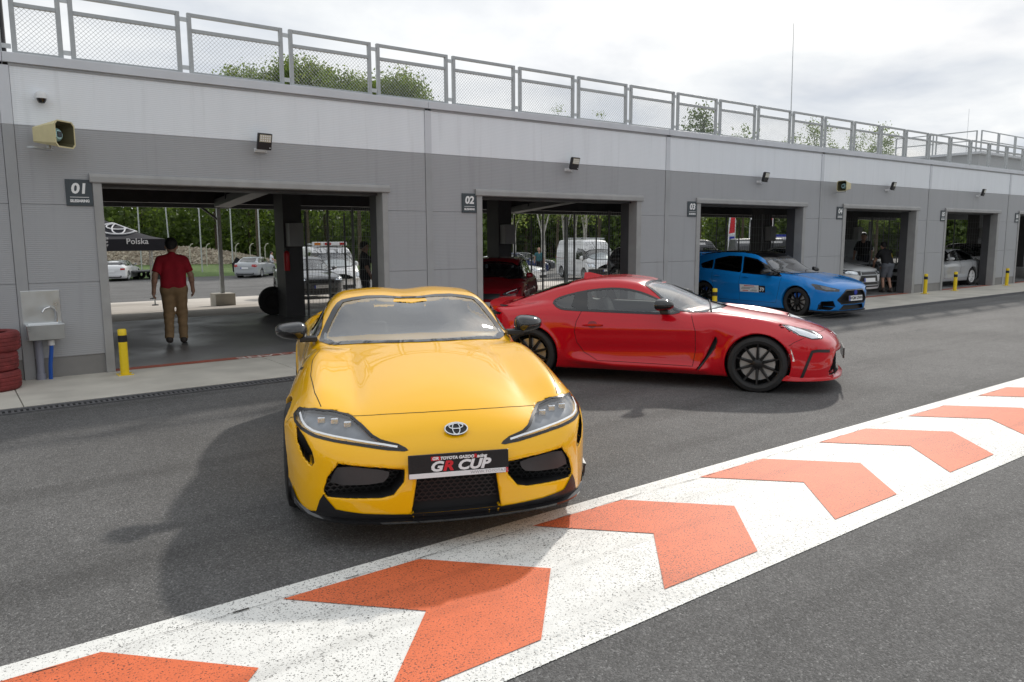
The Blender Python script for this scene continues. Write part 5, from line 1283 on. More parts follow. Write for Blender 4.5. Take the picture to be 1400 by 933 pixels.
def rail_panel(x0, x1, label):
    Z0, ZM, Z1, ps = 3.757, 4.275, 4.51, .05; w = x1-x0; y = FY+.06
    t = thing('railing_panel', label, 'railing', (x0, y, 0), 0, RAILG)
    for px in (0, w-ps): MB().box(px, px+ps, -.025, .025, Z0, Z1).build('post', 'rail_paint', t, bevel=.004)
    MB().box(ps, w-ps, -.024, .024, Z1-.045, Z1-.001).build('top_rail', 'rail_paint', t, bevel=.004)
    MB().box(ps, w-ps, -.024, .024, ZM, ZM+.045).build('middle_rail', 'rail_paint', t, bevel=.004)
    MB().box(ps, w-ps, -.022, .022, Z0+.0, Z0+.035).build('bottom_rail', 'rail_paint', t)
    m_ = rail_mesh(w-2*ps, Z0+.035, ZM).build('wire_netting', 'wire', t); m_.location = (ps, 0, 0); tag(m_, kind='stuff')
    MB().box(w, w+.09, -.012, .012, Z0+.055, Z0+.105).build('coupler', 'galvanised', t)
    MB().box(w, w+.09, -.012, .012, Z1-.11, Z1-.06).build('coupler', 'galvanised', t)
    return t
ords = ['first', 'second', 'third', 'fourth', 'fifth', 'sixth', 'seventh', 'eighth', 'ninth', 'tenth', 'eleventh', 'twelfth', 'thirteenth', 'fourteenth', 'fifteenth', 'sixteenth', 'seventeenth', 'eighteenth', 'nineteenth', 'twentieth', 'twenty-first', 'twenty-second', 'twenty-third', 'twenty-fourth']
rail_panel(.88, 1.385, 'narrow netted railing panel at the corner above the dome camera')
rail_panel(-.52, .78, 'railing panel cut by the photo edge above the sink corner')
p0 = rail_panel(1.465, 2.70, 'first full-width netted railing panel after the narrow corner panel')
for i in range(1, 24):
    c = copy_tree(p0); c.location.x = 1.465+1.325*i; c['label'] = '%s full-width netted railing panel counted from the narrow corner panel' % ords[i]
MB().tube([(.80, FY+.1, 3.75), (.795, FY+.1, 5.6)], .03, 10).build('lightning_rod', 'dark_steel', thing('roof_pole', 'dark vertical pole at the roof corner beside the narrow railing panel', 'pole'), smooth=True)
t = thing('antenna_mast', 'tall thin antenna mast standing on the roof above garage three', 'antenna'); 
MB().tube([(21.15,14,3.5),(21.12,14,5.2),(21.06,14,7.95)], [.022,.018,.008], 6).build('mast', 'galvanised', t); MB().box(21.0,21.3,13.85,14.15,3.58,3.66).build('foot', 'galvanised', t)
t = thing('far_antenna_mast', 'faint thin antenna mast rising behind the raised roof block', 'antenna')
MB().tube([(47.3,20,3.5),(47.3,20,8.7)], [.02,.008], 6).build('mast', 'galvanised', t)
# raised block with its own railing at the far end of the roof
rb = thing('roof_stair_block', 'pale grey raised block on the roof at the far end of the building', 'roof block')
MB().box(38.2, 60, 15.6, 22, 3.58, 5.30).build('block_wall', 'panel_grey', rb); MB().box(38.0, 60.2, 15.4, 22.2, 5.30, 5.40).build('block_coping', 'trim_light', rb)
for k in range(7):
    t = thing('upper_railing', '%s grey tube railing section on top of the raised roof block' % ords[k], 'railing', (38.2+1.9*k, 15.55, 5.40), 0, 'tube railings on the raised roof block')
    for px in (0, 1.75): MB().box(px, px+.05, -.025, .025, 0, .95).build('post', 'rail_paint', t)
    for z in (.48, .905): MB().box(.05, 1.75, -.02, .02, z, z+.045).build('rail', 'rail_paint', t)
for k in range(2):
    t = thing('upper_railing', '%s tube railing section running back along the raised block end' % ords[k], 'railing', (38.15, 15.7+1.9*k, 5.40), math.pi/2, 'tube railings at the block end')
    for px in (0, 1.75): MB().box(px, px+.05, -.025, .025, 0, .95).build('post', 'rail_paint', t)
    for z in (.48, .905): MB().box(.05, 1.75, -.02, .02, z, z+.045).build('rail', 'rail_paint', t)

# ------------------------------------------------------------------ things fixed to the front wall
names = {0: 'on the pier with the sink', 1: 'beside the second garage door', 2: 'beside the third garage door, behind the blue hatchback', 3: 'beside the fourth garage door', 4: 'beside the fifth garage door', 5: 'at the sixth garage door'}
for n, xs_, in {k_: DOORS[k_][0]-.287 for k_ in range(6)}.items():
    t = thing('number_sign', 'dark square garage number sign reading 0%d %s' % (n+1, names[n]), 'sign', (xs_, FY-.006, 2.07), 0, 'garage number signs')
    MB().box(0, .28, -.012, .004, 0, .31).build('sign_board', 'sign_dark', t, bevel=.003)
    MB().box(.04, .24, -.0135, -.012, .098, .104).build('sign_rule', 'sign_white', t)
    text_obj('sign_digits', '0%d' % (n+1), .165, 'sign_white', t, (.14, -.0125, .198), (R(90),0,0), .12, sx=1.05, extrude=.0008, bold=.006)
    text_obj('sign_name', 'SILESIARING', .044, 'sign_white', t, (.14, -.0125, .056), (R(90),0,0), .08, sx=.85, extrude=.0006, bold=.002)
fl = {0:(3.63,'above the first garage door'),1:(9.15,'above the second garage door'),2:(14.76,'above the third garage door'),3:(20.36,'above the fourth garage door'),4:(25.86,'above the fifth garage door')}
for n, (xx, wh) in fl.items():
    t = thing('floodlight', 'black square LED floodlight on a white bracket %s' % wh, 'floodlight', (xx, FY, 2.88), 0, 'floodlights over the garage doors'); t.scale = (.86,)*3
    MB().box(-.10, .10, -.02, 0, -.06, .0).build('wall_plate', 'plastic_white', t)
    mb = MB(); mb.bar((-.085,-.01,-.03),(-.085,-.20,.0),.012,.03); mb.bar((.085,-.01,-.03),(.085,-.20,.0),.012,.03); mb.build('bracket', 'plastic_white', t)
    hd = link('lamp_head', None, t); hd.location = (0,-.21,.075); hd.rotation_euler = (R(14),0,R(8))
    MB().box(-.115,.115,-.02,.03,-.115,.135).build('lamp_body', 'black_plastic', hd, bevel=.008)
    MB().box(-.095,.095,-.024,-.02,.005,.115).build('lamp_face', 'lamp_face', hd)
    mb = MB()
    for i in range(5):
        for j in range(3): mb.box(-.082+i*.036,-.082+i*.036+.02,-.027,-.024,.017+j*.033,.017+j*.033+.02)
    mb.build('led_chips', 'plate_white', hd)
    mb = MB()
    for i in range(9): mb.box(-.10+i*.024,-.092+i*.024,.03,.055,-.10,.12)
    mb.build('cooling_fins', 'black_plastic', hd)
mat('horn_dark', (.10,.09,.045), .6)
def horn(x, z, rz, label):
    t = thing('horn_loudspeaker', label, 'loudspeaker', (x, FY-.26, z), rz, 'cream horn loudspeakers on the wall')
    def oct_(w, h, c): return [(-w+c,-h),(w-c,-h),(w,-h+c),(w,h-c),(w-c,h),(-w+c,h),(-w,h-c),(-w,-h+c)]
    A = oct_(.085,.085,.012); B = oct_(.145,.145,.04); n = 8; mb = MB(); vs = []
    for px, q in ((-.17,A),(.17,B),(.178,oct_(.150,.150,.04)),(.178,oct_(.136,.136,.036)),(-.12,oct_(.075,.075,.01))):
        vs += [(px,a,b) for a, b in q]
    fs = [(i*n+k, i*n+(k+1) % n, (i+1)*n+(k+1) % n, (i+1)*n+k) for i in range(4) for k in range(n)]+[tuple(range(n)), tuple(range(4*n,5*n))]
    mb.add(vs, fs); mb.build('horn_shell', 'cream_plastic', t)
    mb = MB(); q0 = oct_(.134,.134,.036); q1 = oct_(.073,.073,.01); mb.add([(.174,a,b) for a, b in q0]+[(-.115,a,b) for a, b in q1], [(k, (k+1) % n, (k+1) % n+n, k+n) for k in range(n)]+[tuple(range(n,2*n))]); mb.build('horn_throat', 'horn_dark', t)
    mb = MB().lathe([(.001,.10),(.05,.10),(.075,.07),(.08,-.1)], 20, 'x'); mb.build('driver_cone', 'teal_plastic', t, smooth=True, angle=40)
    MB().box(.10,.112,-.03,.03,-.025,.035).build('driver_slot', 'sign_dark', t)
    MB().bar((-.05,0,-.10),(-.05,0,-.16),.03).build('bracket', 'galvanised', t)
    MB().box(-.09,-.01,-.27 if rz else -.02,.02 if rz else .27,-.17,-.15).build('bracket_arm', 'galvanised', t)
    if rz > 3: t.scale = (.85,)*3
    return t
horn(1.16, 2.85, R(-48), 'cream horn loudspeaker with pale teal centre above the 01 sign')
horn(17.85, 2.86, R(180), 'cream horn loudspeaker facing the camera beside the wall joint of garage four')
t = thing('dome_camera', 'small white dome camera high on the light wall band', 'camera', (1.11, FY, 3.27))
MB().lathe([(.001,-.07),(.06,-.07),(.065,-.0)], 20, 'y', (0,0,.03)).build('camera_base', 'plastic_white', t, smooth=True)
MB().lathe([(.001,-.055),(.03,-.05),(.048,-.02),(.052,.03),(.058,.05)], 20, 'z', (0,-.075,.0)).build('camera_dome', 'black_gloss', t, smooth=True)
MB().lathe([(.06,.0),(.062,.04),(.05,.07),(.001,.075)], 20, 'z', (0,-.075,.0)).build('camera_cap', 'plastic_white', t, smooth=True)

# steel wash basin with tap, waste pipe and hose
t = thing('wash_basin', 'stainless steel wash basin with curved tap on the wall above red tyres', 'sink', (.93, FY, 0))
MB().box(-.195,.20,-.016,-.002,.66,1.08).build('splashback', 'steel_brushed', t, bevel=.006)
mb = MB(); mb.add([(-.19,-.02,.70),(.20,-.02,.70),(.20,-.29,.70),(-.19,-.29,.70),(-.17,-.02,.50),(.19,-.02,.50),(.19,-.27,.52),(-.17,-.27,.52),(-.15,-.06,.70),(.16,-.06,.70),(.16,-.25,.70),(-.15,-.25,.70),(-.12,-.08,.58),(.13,-.08,.58),(.13,-.22,.58),(-.12,-.22,.58)],
  [(0,1,5,4),(1,2,6,5),(2,3,7,6),(3,0,4,7),(7,6,5,4),(0,1,9,8),(1,2,10,9),(2,3,11,10),(3,0,8,11),(8,9,13,12),(9,10,14,13),(10,11,15,14),(11,8,12,15),(12,13,14,15)])
mb.build('bowl', 'steel_brushed', t, bevel=.008)
MB().tube([(.145,-.045,.70),(.145,-.045,.80),(.13,-.06,.86),(.08,-.10,.885),(.02,-.14,.87),(-.005,-.16,.835)], .012, 10).build('tap', 'chrome', t, smooth=True)
MB().tube([(.06,-.15,.50),(.06,-.15,.44)], .035, 12).build('trap', 'plastic_white', t, smooth=True)
MB().tube([(.06,-.15,.44),(.055,-.15,.38),(.035,-.12,.2),(.03,-.10,.03)], .022, 10).build('waste_hose', 'hose_blue', t, smooth=True)
mb = MB().tube([(-.06,-.06,.5),(-.06,-.06,.03)], .04, 14); mb.tube([(-.06,-.06,.03),(-.06,-.06,.10)], .05, 14); mb.build('waste_pipe', 'pipe_grey', t, smooth=True)
# three red tyres
tl = {0: 'bottom red painted tyre with dark scuffed foot, under two others', 1: 'middle red painted tyre of the stack below the sink', 2: 'topmost red painted tyre of the stack below the sink'}
for k in range(3):
    o = MB(); R0, wd = .312, .212
    prof = [(.19,-wd*.42),(.20,-wd*.48),(.285,-wd*.5),(.305,-wd*.40),(R0,-wd*.25),(R0-.006,-wd*.22),(R0-.006,-wd*.18),(R0,-wd*.15),(R0,-.01),(R0-.006,-.006),(R0-.006,.006),(R0,.01),(R0,wd*.15),(R0-.006,wd*.18),(R0-.006,wd*.22),(R0,wd*.25),(.305,wd*.40),(.285,wd*.5),(.20,wd*.48),(.19,wd*.42)]
    o.lathe(prof, 36); q = o.build('tyre', 'tyre_red', None, smooth=True, angle=25, loc=(.34+.012*k*(-1)**k, 10.10+.01*k, .03+wd/2+k*.214)); q.rotation_euler = (0,0,k)
    tag(q, tl[k], 'tyre', 'red tyres stacked at the wall')
# bollards
bl = [(1.72,'at the first garage door beside the sink pier'),(12.95,'partly hidden between red coupe windscreen and blue hatchback'),(22.2,'beside the right pier of the fourth garage door'),(24.05,'before the left pier of the fifth garage door'),(27.75,'before the right pier of the fifth garage door')]
for xx, wh in bl:
    t = thing('bollard', 'yellow steel bollard with black band %s' % wh, 'bollard', (xx, 10.2, .03), 0, 'yellow bollards at the doors')
    mb = MB(); mb.lathe([(.001,.56),(.04,.56),(.05,.548),(.05,.485)], 20); mb.lathe([(.05,.405),(.05,.006)], 20); mb.build('post', 'yellow_paint', t, smooth=True, angle=40)
    MB().lathe([(.0505,.486),(.0505,.404)], 20).build('band', 'black_band', t, smooth=True)
    MB().box(-.085,.085,-.085,.085,0,.010).build('base_plate', 'yellow_paint', t)
    mb = MB()
    for a in (-.068,.068):
        for b in (-.068,.068): mb.lathe([(.001,.02),(.012,.02),(.012,.01)], 6, c=(a,b,0))
    mb.build('bolts', 'galvanised', t)
# bits on the apron
t = MB().add([(0,0,.033),(.09,.02,.034),(.12,.035,.033),(.03,.02,.034)], [(0,1,2,3)]).build('dry_leaf', 'bark', None, loc=(4.1, 9.75, 0)); tag(t, 'small dark leaf on the concrete apron beside the yellow coupe', 'leaf')
m_carpaint('paint_white_shaded', (.40,.41,.42), .4)  # greyed copy of the white paint, stands in for shade deeper in the garage
# ------------------------------------------------------------------ fences inside the garages
mat('fence_post', (.16,.165,.17), .5, .3)
def mesh_fence(label, a, b, nseg, z1=2.2, group='steel mesh fences between the garages', gate=False):
    a = Vector((*a, .03)); b = Vector((*b, .03)); d = (b-a); L = d.length; t = thing('mesh_fence', label, 'fence', a, math.atan2(d.y, d.x), group)
    for k in range(nseg+1):
        x = L*k/nseg; MB().box(x-.016, x+.016, -.016, .016, 0, z1).build('post', 'fence_post', t)
    if gate: MB().box(L*.5+.05, L*.5+.10, -.03, .03, 0, z1).build('gate_post', 'galvanised', t)
    for k in range(nseg):
        x0 = L*k/nseg+.022; x1 = L*(k+1)/nseg-.022
        mb = MB()
        x = x0
        while x < x1: mb.box(x, x+.003, -.0015, .0015, .06, z1-.02); x += .075
        for z in [.06+.2*j for j in range(11)]: mb.box(x0, x1, -.003, .003, z, z+.004)
        tag(mb.build('mesh_panel', 'wire', t), kind='stuff')
    return t
bn = ['first', 'second', 'third', 'fourth', 'fifth', 'sixth']
for n in range(1, 6):
    mesh_fence('dark steel mesh partition between the %s and %s garages' % (bn[n-1], bn[n]), (X0+BAY*n-.02, 11.0), (X0+BAY*n-.02, 15.55), 4)
    mesh_fence('steel mesh gate closing the rear of the %s garage' % bn[n], (X0+BAY*n+.1, 16.55), (X0+BAY*(n+1)-.55, 16.55), 4, gate=True, group='rear mesh gates')
for (xx, wh) in ((4.93, 'first'), (12.7, 'third')):
    t = thing('ceiling_duct', 'inclined grey box duct hanging below the ceiling in the %s garage' % wh, 'duct')
    MB().bar((xx,16.8,2.40),(xx+.04,13.6,2.66),.34,.16).build('duct_box', 'deck_steel', t, bevel=.01)
    for q in (.25,.7): MB().bar((xx-.17,16.8-3.2*q,2.40+.26*q),(xx-.17,16.8-3.2*q-.25,3.05),.025).build('hanger', 'dark_steel', t)
t = thing('fire_extinguisher', 'red fire extinguisher on the dark column of the first garage', 'extinguisher', (5.80, 15.52, 1.0))
mb = MB(); mb.lathe([(.001,0),(.055,0),(.06,.02),(.06,.34),(.045,.39),(.02,.41),(.001,.41)], 14); mb.build('cylinder_body', 'plate_red', t, smooth=True, angle=40); MB().box(-.03,.06,-.015,.015,.41,.46).build('valve', 'black_plastic', t)
t = MB().lathe([(.16,-.1),(.17,-.11),(.28,-.11),(.305,-.07),(.31,0),(.305,.07),(.28,.11),(.17,.11),(.16,.1)], 28, 'y').lathe([(.001,.02),(.165,.02)], 20, 'y').build('leaning_tyre', 'rubber', None, smooth=True, angle=30, loc=(5.74, 16.28, .33)); t.rotation_euler = (R(-8),0,R(158)); tag(t, 'black tyre leaning on the dark column of the first garage', 'tyre')
# rear canopy post in its concrete block
t = thing('canopy_post', 'grey steel post set in a square concrete block behind the first garage', 'post', (6.54, 22.72, gz(22.7)))
MB().box(-.28,.28,-.28,.28,-.05,.36).build('concrete_block', 'concrete', t, bevel=.01); MB().box(-.05,.05,-.05,.05,.36,2.78).build('post', 'galvanised', t); 
MB().bar((0,0,2.45),(-.55,-.1,2.85),.05).build('knee_brace', 'dark_steel', t)
mb = MB(); mb.box(BX0, BX1, 22.5, 22.75, 2.52, 2.85); mb.build('canopy_beam', 'dark_steel', pit)
MB().box(BX0, BX1, 17.3, 23.2, 3.05, 3.12).build('canopy_roof', 'deck_steel', pit)
for n in range(0, NB): MB().box(X0+BAY*n+.3, X0+BAY*n+.42, 17.1, 22.6, 2.85, 3.05).build('canopy_joist', 'dark_steel', pit)

# ------------------------------------------------------------------ other cars
HATCH = (4.0, 1.80, 1.46, .83, 2.56, 'hatch', .86, .315); SEDAN = (4.45, 1.76, 1.43, .90, 2.55, 'sedan', .84, .31); VAN = (5.0, 2.0, 2.25, .92, 3.0, 'van', .95, .335)
YHL = [(.84,.80),(.70,.765),(.56,.71),(.52,.675),(.66,.655),(.82,.69)]
yar, Sy, _ = build_car('red_hatchback', 'dark red hatchback parked nose-out inside the second garage', HATCH, (8.56, 12.285, .03), -2.37, 'paint_darkred', .84, h=.028, front=YHL, rim='rim_black', style='double')
for sg in (1, -1):
    mp = (lambda p: p) if sg > 0 else mirror_poly; ribbon(Sy, 'lamp_strip', mp([(.80,.775),(.70,.742),(.60,.70)]), 'front', .012, .013, 'lamp_led', yar)
patch(Sy, 'lower_grille', [(-.55,.50),(.55,.50),(.62,.24),(-.62,.24)], 'front', .006, 'black_plastic', yar, .06)
evo, Se, _ = build_car('white_sedan', 'white rally-bred sedan with large dark grille inside the fourth garage', (4.5, 1.81, 1.45, .90, 2.65, 'sedan', .88, .33), (20.6, 11.75, .03), -1.68, 'paint_white', .92, h=.028, rim='rim_black', front=[(.84,.76),(.62,.745),(.45,.70),(.46,.62),(.70,.63),(.85,.68)])
patch(Se, 'upper_grille', [(-.34,.70),(.34,.70),(.50,.30),(-.50,.30)], 'front', .008, 'black_plastic', evo, .05); ribbon(Se, 'grille_frame', [(-.34,.70),(.34,.70),(.50,.30),(-.50,.30),(-.34,.70)], 'front', .03, .012, 'paint_silver', evo)
for k, zz in enumerate((.60,.40)): ribbon(Se, 'grille_bar', [(-.40,zz),(.40,zz)], 'front', .022, .014, 'paint_silver', evo)
for sg in (1,-1): patch(Se, 'hood_vent', [(.10,sg*.32),(.12,sg*.50),(-.06,sg*.50),(-.08,sg*.34)], 'top', .004, 'black_plastic', evo, .06)
slv, Ss, _ = build_car('silver_hatchback', 'silver hatchback with raised bonnet behind the white sedan', HATCH, (25.9, 14.4, .03), -2.0, 'paint_silver', .92, rim='rim_black')
MB().add([(-.45,-.62,.96),(-.45,.62,.96),(-.10,.55,1.62),(-.10,-.55,1.62),(-.47,-.62,.93),(-.47,.62,.93),(-.13,.55,1.60),(-.13,-.55,1.60)], [(0,1,2,3),(7,6,5,4),(0,4,5,1),(2,6,7,3),(1,5,6,2),(3,7,4,0)]).build('raised_bonnet', 'paint_silver', slv)
old, So, _ = build_car('white_rally_coupe', 'old white rally coupe with white star wheels inside the sixth garage', (4.2, 1.72, 1.30, .85, 2.45, 'sedan', .78, .31), (25.05, 11.95, .03), R(177), 'paint_white_shaded', .92, h=.032, rim='rim_white', style='wide')
for vw in ('left','right'): patch(So, 'side_skirt_band', [(-3.3,.42),(-.6,.42),(-.6,.30),(-3.3,.30)], vw, .004, 'paint_silver', old, .1)
build_car('black_coupe', 'black car standing behind the white rally coupe', SEDAN, (33.6, 15.3, .03), R(150), 'paint_black', .9)
gry, _, _ = build_car('grey_hatchback', 'dark grey hatchback parked before the van with roof lights', HATCH, (10.15, 24.6, gz(24.6)), R(-98), 'paint_grey', .95, rim='rim_black')
amb, Sa, _ = build_car('rescue_van', 'white rescue van with red and white roof light bar behind the first garage', (4.9, 1.95, 2.0, .95, 3.0, 'van', .92, .335), (12.75, 28.9, gz(28.9)), R(-100), 'paint_white', .95)
mb = MB().box(-.95,-.55,-.70,.70,2.0,2.16); mb.build('light_bar', 'plastic_white', amb, bevel=.02)
for y0, m_ in ((-.68,'lamp_amber'),(-.25,'lamp_red'),(.05,'plate_white'),(.40,'lamp_red')): MB().box(-.545,-.53,y0,y0+.26,2.03,2.13).build('light_segment', m_, amb)
mb = MB(); [mb.box(-2.6,-1.1,y-.02,y+.02,2.02,2.09) for y in (-.6,.6)]; [mb.box(x-.02,x+.02,-.6,.6,2.05,2.09) for x in (-1.2,-1.7,-2.2,-2.55)]; mb.build('roof_rack', 'galvanised', amb)
van, Sv, _ = build_car('white_van', 'white panel van with dark bumper seen through the second garage', VAN, (27.7, 29.3, gz(29.3)), R(-106), 'paint_white', .93, h=.035)
patch(Sv, 'front_bumper_trim', [(-.96,.62),(.96,.62),(.96,.30),(-.96,.30)], 'front', .006, 'black_plastic', van, .08)
mb = MB(); [mb.box(-3.2,-.9,y-.02,y+.02,2.24,2.33) for y in (-.75,.75)]; [mb.box(x-.025,x+.025,-.75,.75,2.30,2.34) for x in (-1.2,-2.0,-2.8)]; mb.build('roof_rack', 'galvanised', van)
build_car('white_saloon', 'white saloon partly hidden behind the dark red hatchback', SEDAN, (24.0, 30.6, gz(30.6)), R(-58), 'paint_white', .95)
build_car('navy_hatchback', 'navy blue car parked far behind the second garage', HATCH, (33.2, 41.5, gz(41.5)), R(-20), 'paint_navy', 1., h=.05)
build_car('far_silver_car', 'small silver estate far behind the white panel van', HATCH, (44.5, 41.0, gz(41)), R(-40), 'paint_silver', 1., h=.05)
build_car('far_grey_car', 'grey car parked beyond the navy hatchback', HATCH, (38.5, 47, gz(47)), R(-30), 'paint_grey', 1., h=.05)
sil, _, _ = build_car('silver_sedan', 'silver sedan seen from behind with its front door open on the car park', (4.42, 1.74, 1.43, .90, 2.53, 'sedan', .90, .31), (18.95, 55.7, -1.05), R(52), 'paint_silver', 1., h=.045, rear=[(.80,.93),(.50,.93),(.48,.78),(.66,.74),(.80,.76)])
mb = MB(); mb.prism([(0,.32),(-1.0,.32),(-1.05,.92),(-.95,1.0),(-.75,1.35),(-.70,1.37),(-.15,.98),(0,.92)], 'y', -.03, .03); od = mb.build('open_door', 'paint_black', sil); od.location = (-.58, .88, 0); od.rotation_euler = (0,0,R(-62))
ws_, _, _ = build_car('white_sports_car', 'white car seen from behind at the photo edge of the car park', (4.3, 1.80, 1.30, .9, 2.55, 'sedan', .86, .32), (10.15, 57.6, -1.05), R(66), 'paint_white', 1., h=.045)
build_car('dark_off_roader', 'dark off-road car far away on the grass before the wood', (4.4, 1.85, 1.75, .85, 2.6, 'hatch', 1.05, .37), (36.6, 104, -1.05), R(-5), 'paint_black', 1., h=.06)
build_car('black_hatchback', 'black hatchback standing behind the third garage', HATCH, (21.6, 18.2, gz(18.2)), R(-70), 'paint_black', .95)
for k, (xx, yy, lb) in enumerate(((33.0, 26.0, 'dark grey van carrying a white diamond mark behind the third garage'), (38.6, 25.2, 'dark grey van without diamond mark behind the third garage'))):
    v_, S_, _ = build_car('grey_van', lb, VAN, (xx, yy, gz(yy)), R(-35), 'paint_grey', .85, h=.05)
    patch(S_, 'roof_band', [(-3.9,2.05),(-.9,2.05),(-.9,1.92),(-3.9,1.92)], 'right', .006, 'plastic_white', v_, .2)
    if k == 0:
        MB().add([(0,0,.22),(.13,0,0),(0,0,-.22),(-.13,0,0),(0,0,.12),(.07,0,0),(0,0,-.12),(-.07,0,0)], [(0,1,5,4),(1,2,6,5),(2,3,7,6),(3,0,4,7)]).build('diamond_mark', 'plate_white', v_).location = (-2.9, -1.03, 1.35)
        MB().box(-1.9,-1.2,-1.035,-1.03,1.15,1.28).build('red_lettering', 'plate_red', v_)
build_car('tall_white_van', 'tall white van behind the fourth garage', VAN, (40.5, 22.6, gz(22.6)), R(-150), 'paint_white', .95, h=.05)
t = thing('flat_trailer', 'low dark flat trailer on the car park beside the tent legs', 'trailer', (11.9, 56.6, -1.05), R(20))
MB().box(-2.0,1.6,-.85,.85,.52,.60).build('deck', 'dark_steel', t); MB().box(1.6,2.7,-.05,.05,.5,.58).build('drawbar', 'galvanised', t)
for x in (-.5,.15):
    for y in (-.88,.88): MB().lathe([(.12,-.08),(.27,-.09),(.29,0),(.27,.09),(.12,.08)], 18, 'y', (x,y,.29)).build('wheel', 'rubber', t, smooth=True)
t = thing('blue_banner', 'small blue and white banner beyond the grey vans', 'banner', (47.2, 32.2, gz(32)), R(-40)); MB().box(-1.3,1.3,-.01,.01,1.9,2.4).build('banner_cloth', 'plate_blue', t); MB().box(-.9,.9,-.016,-.011,2.08,2.22).build('banner_print', 'plate_white', t)
for x in (-1.25,1.25): MB().box(x-.02,x+.02,-.02,.02,0,1.9).build('pole', 'galvanised', t)
for k, (x, y) in enumerate(((49.5,37.9),(50.8,36.9),(51.9,36.2),(54.2,35.0))):
    t = thing('feather_flag', '%s red and white feather flag from the left behind the third garage' % ords[k], 'flag', (x, y, gz(y)), R(-40), 'feather flags')
    MB().tube([(0,0,0),(0,0,3.2),(.12,0,4.2)], .02, 6).build('pole', 'galvanised', t)
    MB().prism([(.02,.9),(.55,1.0),(.58,3.6),(.45,4.2),(.14,4.2),(.02,3.2)], 'y', -.006, .006).build('flag_cloth', 'plate_white', t); MB().prism([(.06,2.6),(.5,2.7),(.5,3.9),(.2,4.0)], 'y', -.012, .012).build('flag_print', 'plate_red', t); MB().prism([(.1,1.3),(.5,1.3),(.5,2.4),(.1,2.4)], 'y', -.012, .012).build('flag_print', 'plate_blue', t)

# ------------------------------------------------------------------ black event tent
t = thing('event_tent', 'black pop-up tent with white print behind the first garage', 'tent', (5.72, 25.6, gz(25.6)), R(-10.4))
A, B, zv, zt_, zp = 4.5, 3.0, 1.70, 2.06, 2.95; mb = MB(); N_ = 12
def canopy(u, v):
    x = -A*u; y = B*v; q = max(abs(2*u-1), abs(2*v-1)); return (x, y, zt_+(zp-zt_)*(1-q)**1.35)
vs = [canopy(i/N_, j/N_) for j in range(N_+1) for i in range(N_+1)]
mb.add(vs, [(j*(N_+1)+i, j*(N_+1)+i+1, (j+1)*(N_+1)+i+1, (j+1)*(N_+1)+i) for j in range(N_) for i in range(N_)]); mb.build('canopy', 'fabric_black', t, smooth=True, angle=60)
for a, b, c_, d_ in ((-A,0,-.006,.006),(-A,0,B-.006,B+.006)): MB().box(a,b,c_,d_,zv,zt_).build('valance', 'fabric_black', t)
for x in (-A, 0): MB().box(x-.006,x+.006,.006,B-.006,zv,zt_).build('valance', 'fabric_black', t)
for x in (-A+.35, -.4):
    for y in (.05, B-.05): MB().box(x-.022,x+.022,y-.022,y+.022,0,zt_).build('leg', 'galvanised', t); MB().box(x-.09,x+.09,y-.09,y+.09,0,.03).build('foot_plate', 'black_plastic', t)
text_obj('valance_text', 'Polska', .24, 'fabric_print', t, (-.78,-.008,1.985), (R(90),0,0), sx=1.0, extrude=.001, bold=.003)
for k, s_ in enumerate(('Toyota','Gazoo','Racing')): text_obj('valance_text', s_, .11, 'fabric_print', t, (-1.74,-.008,2.09-.105*k), (R(90),0,0), .15, sx=1.1, extrude=.001, bold=.002)
def onroof(x, h_): u = -x/A; v = h_; c = canopy(u, v); return Vector((c[0], c[1]-.02, c[2]+.02))
def roofring(cx, cv, rx, rv, w):
    mb = MB(); pts = [onroof(cx+rx*math.cos(2*math.pi*k/36), cv+rv*math.sin(2*math.pi*k/36)) for k in range(37)]; mb.tube(pts, w, 5); return mb.build('roof_print', 'fabric_print', t)
roofring(-1.28,.22,.50,.10,.026); roofring(-1.28,.22,.18,.09,.022); roofring(-1.28,.26,.33,.048,.022)

# ------------------------------------------------------------------ poles and fence posts before the wood
for k, (x, y, ln) in enumerate(((13.2,67.6,0),(15.1,66.1,-.25),(17.1,64.6,0),(19.1,63.1,0),(20.9,61.8,0),(30.5,58,0),(34,56,0))):
    t = thing('net_pole', '%s tall thin grey pole from the left in the grass strip' % ords[k], 'pole', (x, y, -1.05), 0, 'tall thin poles on the grass strip')
    MB().tube([(0,0,0),(ln,0,9)], .055, 8).build('shaft', 'galvanised', t)
for k, (x, y) in enumerate(((19.8,78.9),(21.1,77.9),(23.4,76.2),(24.5,75.3),(25.7,74.5),(26.7,73.7))):
    t = thing('bent_fence_post', '%s small bent-top fence post from the left beyond the stone heap' % ords[k], 'post', (x, y, -1.05), 0, 'bent-top fence posts before the wood')
    MB().tube([(0,0,0),(0,0,1.85),(.12,-.1,2.12),(.28,-.2,2.2)], .05, 6).build('shaft', 'concrete', t)
